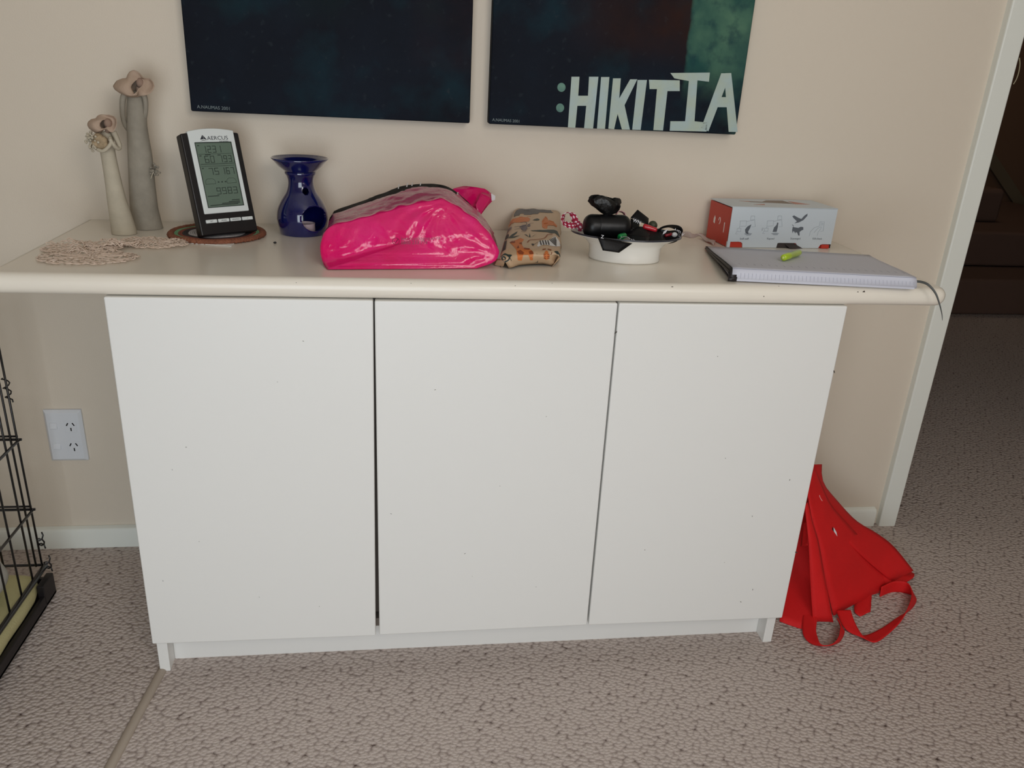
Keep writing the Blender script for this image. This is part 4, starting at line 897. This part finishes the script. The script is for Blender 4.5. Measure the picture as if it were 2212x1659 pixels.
bm = bmesh.new(); tube(bm, smoothpath([ony(1337, 518, -.316), ony(1345, 512, -.312), ony(1355, 512, -.308), ony(1362, 517, -.31)], 5), .0008, 6); tag(obj('wire_ring', bm, mat('grey_wire', (170, 170, 170), .3, metal=.6), smooth=True), 'thin pale wire arc beneath the green cap', 'ring')
bm = bmesh.new(); tube(bm, [ony(1437, 509, -.274), ony(1447, 507, -.270), ony(1450, 505, -.268)], .0028, 8); tag(obj('bead', bm, mat('dark_red_bead', (130, 20, 34), .4), smooth=True), 'dark red bead inside the loop of the lanyard', 'bead')
bm = bmesh.new(); sphere(bm, ony(1457, 507, -.266), .0058, 14, 10, (1, .6, .8)); tag(obj('shell_button', bm, mat('pearl', (205, 205, 205), .3), smooth=True), 'pearly white button inside the loop of the lanyard', 'button')
# grey felt cloth between bowl and box
M_felt = mat('pinkish_felt', (186, 168, 160), .9, var=.05, vscale=40, bump=.4, bscale=500)
R0 = resamp([onz(1468, 505, .772), onz(1490, 504, .776), onz(1515, 508, .768), onz(1545, 524, .762)], 20); R1 = resamp([onz(1472, 513, .763), onz(1492, 514, .765), onz(1510, 512, .764), onz(1541, 530, .762)], 20)
rows = [[a.lerp(b, k/6)+Vector((0, 0, .0015+.002*math.sin(i*.7+k*.3))) for k in range(7)] for i, (a, b) in enumerate(zip(R0, R1))]
tag(sheet('felt_strip', rows, M_felt, None, .0022), 'pinkish grey felt strip lying between the bowl and the box', 'cloth')
# ------------------------------------------------------------------ product box
bxy = .0659
carton = thing('product_box', (.5110, -.1275, .7605), 'white and red cardboard carton with animal pictures behind the writing pad', 'box', (0, 0, bxy))
BW, BD, BH = .2385, .106, .0835
M_card = mat('white_card', (206, 214, 220), .45); M_red = mat('red_card', (196, 58, 42), .45); M_dk = mat('dark_tab', (58, 50, 48), .5); M_ink = mat('grey_print', (98, 104, 112), .5); M_ink2 = mat('pale_grey_print', (160, 168, 176), .5)
M_cardtop = M_card
boxo('inner_tray', (.003, .002, 0), (BW-.004, BD-.002, BH-.004), M_red, carton)
boxo('side_face', (-.0002, .004, .0005), (.0026, BD-.002, BH-.003), M_red, carton)
# the sleeve: white front with cut-outs at the foot, white top and thin edges
def ff(x, z): return (x*BW, -.0008, z*BH)
ol = [(.0, .14), (.0, 1.0), (1.0, 1.0), (1.0, .10), (.915, .10), (.895, .085), (.88, .0), (.70, .0), (.675, .03), (.655, .115), (.64, .125), (.49, .125), (.475, .115), (.47, .0), (.145, .0), (.14, .10), (.125, .135), (.10, .145)]
bm = bmesh.new(); prism(bm, [ff(x, z) for x, z in ol], (0, .0022, 0)); fr = obj('sleeve_front', bm, M_card, carton)
boxo('sleeve_top', (-.0008, -.0008, BH-.0014), (BW+.0005, BD, BH+.0006), M_card, carton, bevel=.0006)
boxo('sleeve_end', (BW-.0012, .001, 0), (BW+.0006, BD, BH-.002), M_dk, carton)
boxo('corner_edge', (-.0004, -.0006, .0), (.006, .004, .14*BH), M_card, carton)
boxo('thumb_tab', (.475*BW, -.0005, .0), (.64*BW, .0025, .125*BH), M_dk, carton)
bm = bmesh.new(); prism(bm, [(.545*BW, -.002, .095*BH), (.645*BW, -.002, .095*BH), (.70*BW, -.011, .001), (.58*BW, -.011, .001)], (0, .001, .0006)); obj('thumb_tab', bm, M_dk, carton)
boxo('red_tab', (.90*BW, -.004, .0), (.975*BW, .001, .09*BH), M_red, carton)
def bp_(x, y):   # close-up 1500..1850 x 410..560 (x6.32) -> front face fractions
    # corners in the close-up: TL(500,245) TR(1955,300) BL(470,775) BR(1890,840)
    u, v = .5, .5
    for _ in range(8):
        X = (470+(1890-470)*u)*(1-v)+(500+(1955-500)*u)*v; Y = (775+65*u)*(1-v)+(245+55*u)*v
        dXu = 1420*(1-v)+1455*v; dXv = (500+1455*u)-(470+1420*u); dYu = 65*(1-v)+55*v; dYv = (245+55*u)-(775+65*u)
        ex, ey = x-X, y-Y; det = dXu*dYv-dXv*dYu; u += (dYv*ex-dXv*ey)/det; v += (dXu*ey-dYu*ex)/det
    return Vector((u*BW, -.0009, v*BH))
def fprint(name, polys, lines, m, wd=.0003):
    bm = bmesh.new()
    for pg in polys:
        vs = [bp_(*q) for q in pg]; prism(bm, vs, (0, -.0003, 0))
    for ln in lines: tube(bm, [bp_(*q)+Vector((0, -.0001, 0)) for q in ln], wd, 4)
    obj(name, bm, m, fr)
def trap(dx, dy, arm):
    fprint('trap_drawing', [], [[(615+dx, 430+dy), (700+dx, 430+dy), (700+dx, 500+dy), (615+dx, 500+dy), (615+dx, 430+dy)], [(700+dx, 440+dy), (810+dx, 420+dy), (825+dx, 510+dy), (775+dx, 515+dy)], [(755+dx, 370+dy), (805+dx, 370+dy), (808+dx, 420+dy), (752+dx, 420+dy), (755+dx, 370+dy)], [(585+dx, 530+dy), (635+dx, 525+dy), (635+dx, 570+dy), (585+dx, 565+dy), (585+dx, 530+dy)], [(585+dx, 565+dy), (565+dx, 600+dy), (595+dx, 600+dy)], [(615+dx, 500+dy), (610+dx, 525+dy)]], M_ink2, .00035)
    fprint('possum_drawing', [[(700+dx, 590+dy), (690+dx, 545+dy), (720+dx, 505+dy), (770+dx, 480+dy), (755+dx, 530+dy), (735+dx, 570+dy), (740+dx, 610+dy)] if not arm else [(700+dx, 580+dy), (715+dx, 520+dy), (745+dx, 490+dy), (752+dx, 455+dy), (768+dx, 460+dy), (765+dx, 520+dy), (755+dx, 580+dy)]], [], M_ink)
    fprint('shadow_drawing', [[(680+dx, 600+dy), (740+dx, 590+dy), (790+dx, 600+dy), (770+dx, 625+dy), (720+dx, 625+dy)]], [], M_ink2)
trap(0, 0, False); trap(368, 8, True)
fprint('impact_marks', [], [[(915, 545), (930, 552)], [(925, 530), (938, 542)], [(915, 565), (930, 562)]], M_ink)
fprint('gull_drawing', [[(1320, 385), (1345, 375), (1400, 405), (1450, 425), (1490, 380), (1530, 355), (1528, 385), (1480, 440), (1420, 470), (1360, 480), (1390, 455), (1340, 410)]], [], M_ink)
fprint('cat_drawing', [[(1340, 530), (1420, 545), (1450, 530), (1485, 535), (1490, 570), (1465, 580), (1440, 600), (1445, 650), (1425, 645), (1410, 610), (1385, 600), (1385, 620), (1370, 600), (1355, 580), (1345, 615), (1335, 570)]], [[(1345, 540), (1350, 515), (1330, 500)]], M_ink, .0005)
fprint('hand_drawing', [], [[(1580, 660), (1590, 600), (1640, 550), (1710, 525)], [(1645, 615), (1690, 560), (1740, 535)], [(1690, 660), (1700, 610), (1730, 570), (1745, 545)], [(1715, 470), (1775, 470), (1770, 600), (1735, 600)], [(1715, 470), (1712, 520)], [(1730, 490), (1760, 490), (1758, 512), (1730, 512)]], M_ink2, .00035)
for s, x, y, sz in (('Sniff sniff', 690, 680, .0056), ('Kapow!', 1050, 690, .0056), ('Scavenged', 1390, 700, .0056), ('Kill-check', 1695, 712, .0056)):
    q = bp_(x, y); text('caption', s, sz, M_ink, fr, frame(q+Vector((0, -.0001, 0)), (1, 0, 0), (0, 0, 1)), .0001, 'CENTER')
# red side: three little white emblems
bm = bmesh.new()
prism(bm, [(-.0004, .078, .046), (-.0004, .074, .053), (-.0004, .070, .048), (-.0004, .071, .036), (-.0004, .078, .038)], (-.0003, 0, 0))
tube(bm, [(-.0005, .050+.004*math.cos(a*.5), .046+.007*math.sin(a*.5)) for a in range(11)], .0006, 5)
prism(bm, [(-.0004, .026, .026), (-.0004, .0238, .026), (-.0004, .023, .047), (-.0004, .0265, .047)], (-.0003, 0, 0))
obj('side_emblems', bm, mat('white_print_card', (240, 225, 220), .5), carton)
# picture on the top
bm = bmesh.new(); prism(bm, [(.07, .062, BH+.0007), (.12, .056, BH+.0007), (.165, .048, BH+.0007), (.16, .09, BH+.0007), (.12, .088, BH+.0007), (.10, .068, BH+.0007), (.07, .072, BH+.0007)], (0, 0, .0002)); obj('top_picture', bm, mat('brown_print', (132, 116, 104), .5), carton)
bm = bmesh.new(); prism(bm, [(.165, .045, BH+.0007), (.20, .045, BH+.0007), (.17, .085, BH+.0007)], (0, 0, .0002)); prism(bm, [(.05, .075, BH+.0007), (.07, .062, BH+.0007), (.07, .072, BH+.0007)], (0, 0, .0002)); prism(bm, [(.06, .028, BH+.0007), (.085, .026, BH+.0007), (.09, .038, BH+.0007)], (0, 0, .0002)); tag(obj('top_picture', bm, mat('rose_print', (190, 130, 116), .5), carton), kind='stuff')
# ------------------------------------------------------------------ writing pad, highlighter
pad = thing('writing_pad', (.57, -.29, .76), 'ruled pad folded back over its black cover, pages bulging at the front', 'notebook')
porg = Vector((.57, -.29, .76))
M_page = mat('page_paper', (206, 207, 218), .6, bump=.03, bscale=20); M_cover = mat('black_cover', (34, 30, 32), .5, bump=.2, bscale=200)
TLb, TRb = onz(1529, 533, .7665), onz(1877, 551, .7665); TLf, TRf = onz(1582, 577, .784), onz(1976, 598, .784)
BLf, BRf = onz(1578, 603, .7635), onz(1979, 622, .7625)
def padp(u, t):
    """u across, t: 0 back .. .8 front top .. 1 under front"""
    a = TLb.lerp(TRb, u); b = TLf.lerp(TRf, u); c = BLf.lerp(BRf, u)
    if t <= .8:
        s = t/.8; p = a.lerp(b, s); p.z = a.z+(b.z-a.z)*(s**1.7)+.004*math.sin(PI*s)*(.4+.6*s); 
    else:
        s = (t-.8)/.2; out_ = (b-a).normalized()*.0075*math.sin(PI*s*.92+.08); p = b.lerp(c, s)+out_; p.z = b.z+(c.z-b.z)*(1-math.cos(PI*s))/2
    return p
TS = [0, .1, .2, .3, .4, .5, .58, .66, .72, .77, .8]+[.8+.2*k/10 for k in range(1, 11)]
rows = [[padp(u/24, t) for u in range(25)] for t in TS]
o = sheet('pages', rows, M_page, pad, .0012); localise(o, porg)
# page block beneath, wedge shaped
bm = bmesh.new(); A = [padp(.012, t)+Vector((0, 0, -.0012)) for t in (0, .2, .4, .6, .72, .8, .85, .9, .95)]; A2 = [Vector((q.x, q.y, .7618)) for q in (A[-1], A[0])]
off = TRb-TLb; B_ = [padp(.99, t)+Vector((0, 0, -.0012)) for t in (0, .2, .4, .6, .72, .8, .85, .9, .95)]; B2 = [Vector((q.x, q.y, .7618)) for q in (B_[-1], B_[0])]
va = [bm.verts.new(q) for q in A+A2]; vb = [bm.verts.new(q) for q in B_+B2]; bm.faces.new(va); bm.faces.new(list(reversed(vb)))
for k in range(len(va)): bm.faces.new((va[k], vb[k], vb[(k+1) % len(va)], va[(k+1) % len(va)]))
bm.faces.ensure_lookup_table(); o = obj('page_block', bm, M_page, pad); localise(o, porg)
# black cover seen as curled layers at the left end
for k, (dz, dx, ins) in enumerate(((.0, -.004, 0), (-.0035, -.0025, .05), (-.006, -.006, .02))):
    L1 = [padp(0, t)+Vector((dx, 0, -.0028+dz*min(1, t*1.3))) for t in (0, .1, .2, .3, .4, .5, .6, .7, .78, .84, .9, .95)]
    for q in L1: q.z = max(q.z, .7615)
    L2 = [q+(TRb-TLb)*.035 for q in L1]; o = sheet('cover_fold', [[a, b] for a, b in zip(L1, L2)], M_cover, pad, .0022); localise(o, porg)
bm = bmesh.new(); c0, c1, c2, c3 = onz(1524, 533, .7605), onz(1876, 552, .7605), onz(1972, 619, .7605), onz(1576, 604, .7605); prism(bm, [c0, c1, c2, c3], (0, 0, .0012)); o = obj('back_cover', bm, M_cover, pad, bevel=.0004); localise(o, porg)
bm = bmesh.new()
for i in range(46):
    u = .045+i*.0208; 
    P = [padp(u+.004*(t-.88)*5, t)+Vector((0, -.0008, .0006)) for t in (.885, .91, .935, .955)]; tube(bm, P, .00022, 4)
    P = [padp(u-.004, t)+Vector((0, 0, .0009)) for t in (.66, .69, .71)]
    if i % 2: tube(bm, P, .00014, 4)
P = [padp(u/24, .835)+Vector((0, -.0008, .0006)) for u in range(25)]; tube(bm, P, .00032, 4)
o = obj('ruled_lines', bm, mat('rule_ink', (150, 152, 172), .6), pad); localise(o, porg)
P = [ony(1978, 608, -.43), ony(1990, 609, -.438), ony(2005, 615, -.452), ony(2020, 632, -.462), ony(2028, 652, -.466), ony(2034, 675, -.468), ony(2036, 692, -.468)]
Pm = smoothpath(P, 5); rows = []
for i, p in enumerate(Pm):
    t = i/(len(Pm)-1); wv = Vector((.5-.3*t, -.6*t-.1, .8-.75*t)).normalized()*(.0052*(1-t)**.8+.0006); rows.append([p-wv*.5, p, p+wv*.5])
o = sheet('bookmark_ribbon', rows, mat('grey_ribbon', (92, 94, 92), .6), pad, .0004); localise(o, porg); o['label'] = 'grey bookmark ribbon hanging over the worktop edge'
def padz(x, y):
    # surface point of the page under a picture position
    best = None
    for t in [k/60*.8 for k in range(61)]:
        for u in [k/60 for k in range(61)]:
            p = padp(u, t); d = p-CP; z = d.dot(CF); e = (1106+FPX*d.dot(CR)/z-x)**2+(829.5-FPX*d.dot(CU)/z-y)**2
            if best is None or e < best[0]: best = (e, p)
    return best[1]
pa, pb = padz(1690, 566)+Vector((0, 0, .0078)), padz(1726, 553)+Vector((0, 0, .0078))
M_hl = mat('lime_plastic', (188, 220, 40), .35, coat=.3)
hl = thing('highlighter', pa, 'lime green highlighter pen lying on the writing pad', 'pen')
d = pb-pa
bm = bmesh.new(); tube(bm, [d*t for t in (.0, .02, .3, .32, .34, .9, .97, 1.0)], [.0046, .0060, .0066, .0066, .0058, .0062, .0052, .0030], 14, flat=1); obj('barrel', bm, M_hl, hl, smooth=True)
bm = bmesh.new(); tube(bm, [d*-.04, d*.005], [.0024, .0032], 10); obj('end_plug', bm, mat('pale_lime', (214, 232, 120), .4), hl, smooth=True)
# ------------------------------------------------------------------ dog crate
CX, CY = -.9065, -.182
crate = thing('dog_crate', (CX-.3, CY-.5, -.0045), 'black wire dog crate with plastic tray at the left wall', 'crate')
FZC = -.0045; corg = Vector((CX-.3, CY-.5, FZC))
M_wire = mat('black_wire', (18, 16, 18), .35, coat=.3); M_tray = mat('tray_plastic', (26, 22, 24), .45)
ZB_, ZT_ = .055, .62; LY = 1.05; LX = .62
def wire(name, pts, r=.0021):
    bm = bmesh.new(); tube(bm, pts, r, 7); o = obj(name, bm, M_wire, crate, smooth=True); localise(o, corg); return o
levels = (.066, .200, .358, .62)
for y in [CY]+[CY-.048-.052*i for i in range(19)]:
    wire('upright_wire', [(CX, y, ZB_-.0), (CX, y, ZT_)])
for x in [CX-.012]+[CX-.075-.052*i for i in range(10)]:
    wire('upright_wire', [(x, CY, ZB_+.01), (x, CY, ZT_)])
for x in [CX-LX]: wire('upright_wire', [(x, CY, ZB_), (x, CY, ZT_)], .003)
for z in levels:
    wire('rail_wire', [(CX+.002, CY+.003, z), (CX+.002, CY-LY, z)], .0028); wire('rail_wire', [(CX+.006, CY+.004, z), (CX-LX, CY+.004, z)], .0028)
    if .1 < z < .5: wire('rail_wire', [(CX, CY+.004, z+.007), (CX-LX, CY+.004, z+.007)], .0022)
wire('bottom_rail', [(CX+.004, CY+.005, .064), (CX+.004, CY-LY, .064)], .0058)
for x, y, z in ((CX+.012, CY, .052), (CX+.008, CY-.002, .11)):
    pts = [(x+.006*math.cos(k*.9), y+.004*math.sin(k*.45), z+.0045*k*.5+.006*math.sin(k*.9)) for k in range(16)]; wire('latch_coil', pts, .0016)
pts = [(CX+.006*math.cos(k), CY+.006*math.sin(k), .44+.003*k) for k in range(18)]; wire('latch_coil', pts, .0014)
bm = bmesh.new(); z0 = FZC
for a, b in (((CX-LX, CY-LY, z0), (CX+.016, CY+.006, z0+.008)), ((CX+.006, CY-LY, z0), (CX+.016, CY-.045, z0+.026)), ((CX-.06, CY-.002, z0), (CX+.012, CY+.006, z0+.040)), ((CX-LX, CY-.002, z0), (CX-.06, CY+.006, z0+.04)), ((CX+.002, CY-.045, z0), (CX+.016, CY+.006, z0+.050))): box(bm, a, b)
o = obj('tray', bm, M_tray, crate, bevel=.002); localise(o, corg)
def cushion(name, c, s, m, label, cat, seed, sub=5, amp=.012):
    bm = bmesh.new(); bmesh.ops.create_cube(bm, size=2); bmesh.ops.subdivide_edges(bm, edges=bm.edges, cuts=14, use_grid_fill=True)
    for v in bm.verts:
        x, y, z = v.co; n4 = 9
        l = (abs(x)**n4+abs(y)**n4+abs(z)**3)**(1/n4); v.co = v.co/max(l, .01); v.co = Vector((v.co.x*s[0], v.co.y*s[1], v.co.z*s[2]))
        n_ = amp*noise.noise(Vector((v.co.x*9, v.co.y*9, v.co.z*9+seed)))+amp*.4*noise.noise(Vector((v.co.x*26, v.co.y*26, seed))); v.co += v.co.normalized()*n_; v.co += Vector(c)
    o = obj(name, bm, m, smooth=True); return tag(o, label, cat)
zf = FZC+.009
cushion('crate_cushion', (CX-.181, CY-.462, zf+.027), (.189, .472, .0225), mat('cream_fleece', (208, 200, 150), .9, bump=.5, bscale=300), 'cream fleece pad lying in the tray of the crate', 'cushion', 1, amp=.006)
M_bl = mat('printed_blanket', (212, 212, 206), .85, bump=.4, bscale=250); nt = M_bl.node_tree; N = nt.nodes; L = nt.links
tc = N.new('ShaderNodeTexCoord'); v = N.new('ShaderNodeTexVoronoi'); v.inputs['Scale'].default_value = 11; L.new(tc.outputs['Object'], v.inputs['Vector'])
r = N.new('ShaderNodeValToRGB'); r.color_ramp.interpolation = 'CONSTANT'; L.new(v.outputs['Color'], r.inputs[0])
r.color_ramp.elements[0].color = (*lin((212, 212, 206)), 1); r.color_ramp.elements[1].position = .62; r.color_ramp.elements[1].color = (*lin((110, 176, 190)), 1)
e = r.color_ramp.elements.new(.74); e.color = (*lin((214, 208, 166)), 1)
L.new(r.outputs[0], N['Principled BSDF'].inputs['Base Color'])
cushion('blanket', (CX-.155, CY-.245, zf+.112), (.128, .185, .038), M_bl, 'crumpled white blanket with blue patches on the crate pad', 'blanket', 5, amp=.03)
# ------------------------------------------------------------------ red shopping bag
M_redb = mat('red_nonwoven', (216, 12, 16), .75, bump=.25, bscale=500, var=.04, vscale=20)
tote = thing('tote_bag', (.80, -.28, -.01), 'red non-woven shopping bag slumped upside down beside the cabinet', 'bag')
torg = Vector((.80, -.28, -.01))
def fl(x, y, z=.0): # point on the carpet
    q = onz(x, y, -.01); return onz(x, y, fz(q.y)+z+.002)
def line(pts, n=18): return resamp(smoothpath([fl(q[0], q[1], q[3]) if len(q) == 4 else ony(*q) for q in pts], 6), n)
def panel(name, L, R, n=8, bow=.0, lab=None):
    A, B = line(L), line(R)
    rows = [[a.lerp(b, k/n)+Vector((0, -bow*math.sin(PI*k/n)*math.sin(PI*min(1, .15+i/18)), bow*.3*math.sin(PI*k/n)))+Vector((0, .0012*noise.noise(Vector((k*.7, i*.35, len(name)))), 0)) for k in range(n+1)] for i, (a, b) in enumerate(zip(A, B))]
    o = sheet(name, rows, M_redb, tote, .0016); localise(o, torg); return o
F_ = None
# right flap (nearest its own crease), outer edge falls from the top to the tip on the carpet
panel('side_flap', [(1752, 1004, -.235), (1757, 1040, -.25), (1770, 1085, -.262), (1790, 1118, -.268), (1812, 1150, -.272), (1850, 1190, -.268), (1890, 1226, -.262), (1928, 1257, F_, .012)],
      [(1775, 1003, -.205), (1774.5, 1022, -.205), (1781, 1048, -.205), (1805, 1078, -.205), (1848, 1124, -.205), (1892, 1151, -.205), (1930, 1180, -.208), (1973, 1233, F_, .022)], bow=.006)
panel('flap_underside', [(1850, 1190, -.262), (1885, 1225, -.255), (1905, 1272, F_, .006), (1885, 1284, F_, .004)], [(1965, 1225, -.208), (1972, 1236, -.206), (1974, 1246, F_, .010), (1950, 1262, F_, .004)], bow=.0)
panel('front_panel', [(1742, 1040, -.275), (1748, 1090, -.292), (1757, 1136, -.305), (1772, 1190, -.322), (1782, 1250, -.338), (1800, 1330, F_, .006)],
      [(1760, 1010, -.232), (1792, 1085, -.250), (1830, 1130, -.246), (1868, 1172, -.240), (1905, 1212, -.236), (1934, 1259, F_, .006)], bow=.004)
panel('front_pleat', [(1738, 1090, -.30), (1744, 1150, -.325), (1747, 1180, -.335), (1750, 1250, -.352), (1756, 1343, F_, .008)],
      [(1745, 1085, -.295), (1757, 1135, -.310), (1768, 1172, -.322), (1780, 1240, -.345), (1800, 1344, F_, .008)], n=4, bow=.004)
panel('inner_panel', [(1735, 1030, -.20), (1715, 1130, -.22), (1698, 1240, -.26), (1684, 1342, F_, .003)], [(1760, 1020, -.22), (1765, 1120, -.26), (1774, 1240, -.30), (1762, 1366, F_, .003)], bow=-.008)
panel('base_fold', [(1735, 1130, -.290), (1730, 1180, -.31)], [(1758, 1120, -.30), (1745, 1178, -.33)], n=4)
panel('hem_inside', [(1850, 1283, -.285), (1845, 1318, F_, .004), (1858, 1332, F_, .002)], [(1884, 1262, -.27), (1882, 1298, F_, .006), (1880, 1322, F_, .002)], n=5, bow=.003)
def strap(pts, wds, name='handle'):
    """webbing standing on its edge or lying: (x, y, z above carpet, width dir)"""
    P = [fl(x, y, z) for x, y, z, _ in pts]; W = [Vector(wd) for *_, wd in pts]
    o = ribbon(name, P, wds, M_redb, tote, .0018, n=6, wdir=W); localise(o, torg); return o
up = (0, -.15, 1); lay = (.3, -1, .1)
strap([(1752, 1300, .022, (.9, -.3, .2)), (1748, 1345, .012, (.9, -.4, .3)), (1750, 1372, .008, (.8, -.5, .4)), (1764, 1392, .008, (.2, -.8, .6)), (1790, 1394, .009, (0, -.7, .7)), (1812, 1382, .012, (-.4, -.4, .8)), (1820, 1358, .014, (-.6, -.2, .8)), (1812, 1344, .012, (-.5, 0, .9))], .028)
strap([(1822, 1318, .016, (.9, -.3, .2)), (1832, 1346, .010, (.9, -.5, .2)), (1850, 1370, .007, (.7, -.8, .2)), (1878, 1380, .007, (.2, -1, .2)), (1908, 1366, .007, (-.2, -1, .2)), (1942, 1338, .010, (-.3, -.8, .4)), (1968, 1308, .014, (-.5, -.3, .8)), (1974, 1284, .014, (-.6, 0, .8)), (1958, 1270, .012, (-.2, .1, 1)), (1930, 1268, .010, (0, .1, 1)), (1902, 1280, .008, (0, .1, 1))], .030)
bm = bmesh.new(); q = [(1799, 1138), (1797, 1146), (1800, 1155), (1809, 1163), (1803, 1154), (1801, 1146)]; prism(bm, [ony(x, y, -.285) for x, y in q], (0, .0006, 0)); o = obj('printed_logo', bm, M_black, tote); localise(o, torg)
bm = bmesh.new(); q = [(1801, 1139), (1801, 1147), (1804, 1154), (1809, 1160), (1807, 1150)]; prism(bm, [ony(x, y, -.2845) for x, y in q], (0, .0006, 0)); o = obj('printed_logo', bm, M_wp, tote); localise(o, torg)
bm = bmesh.new(); tube(bm, [ony(1770, 1070, -.268), ony(1772, 1076, -.268), ony(1776, 1082, -.268)], .0009, 5); o = obj('swing_tag_tie', bm, mat('pale_thread', (230, 170, 165), .6), tote); localise(o, torg)
# ------------------------------------------------------------------ little things by the door casing
bm = bmesh.new(); tube(bm, smoothpath([ony(2202, 125, .01), ony(2203, 140, .01), ony(2200, 158, .01), ony(2195, 172, .01), ony(2189, 182, .01)], 5), .0011, 6)
tag(obj('cord', bm, mat('beige_cord', (170, 160, 130), .6), smooth=True), 'thin pale cord looped against the edge of the door casing', 'cord')
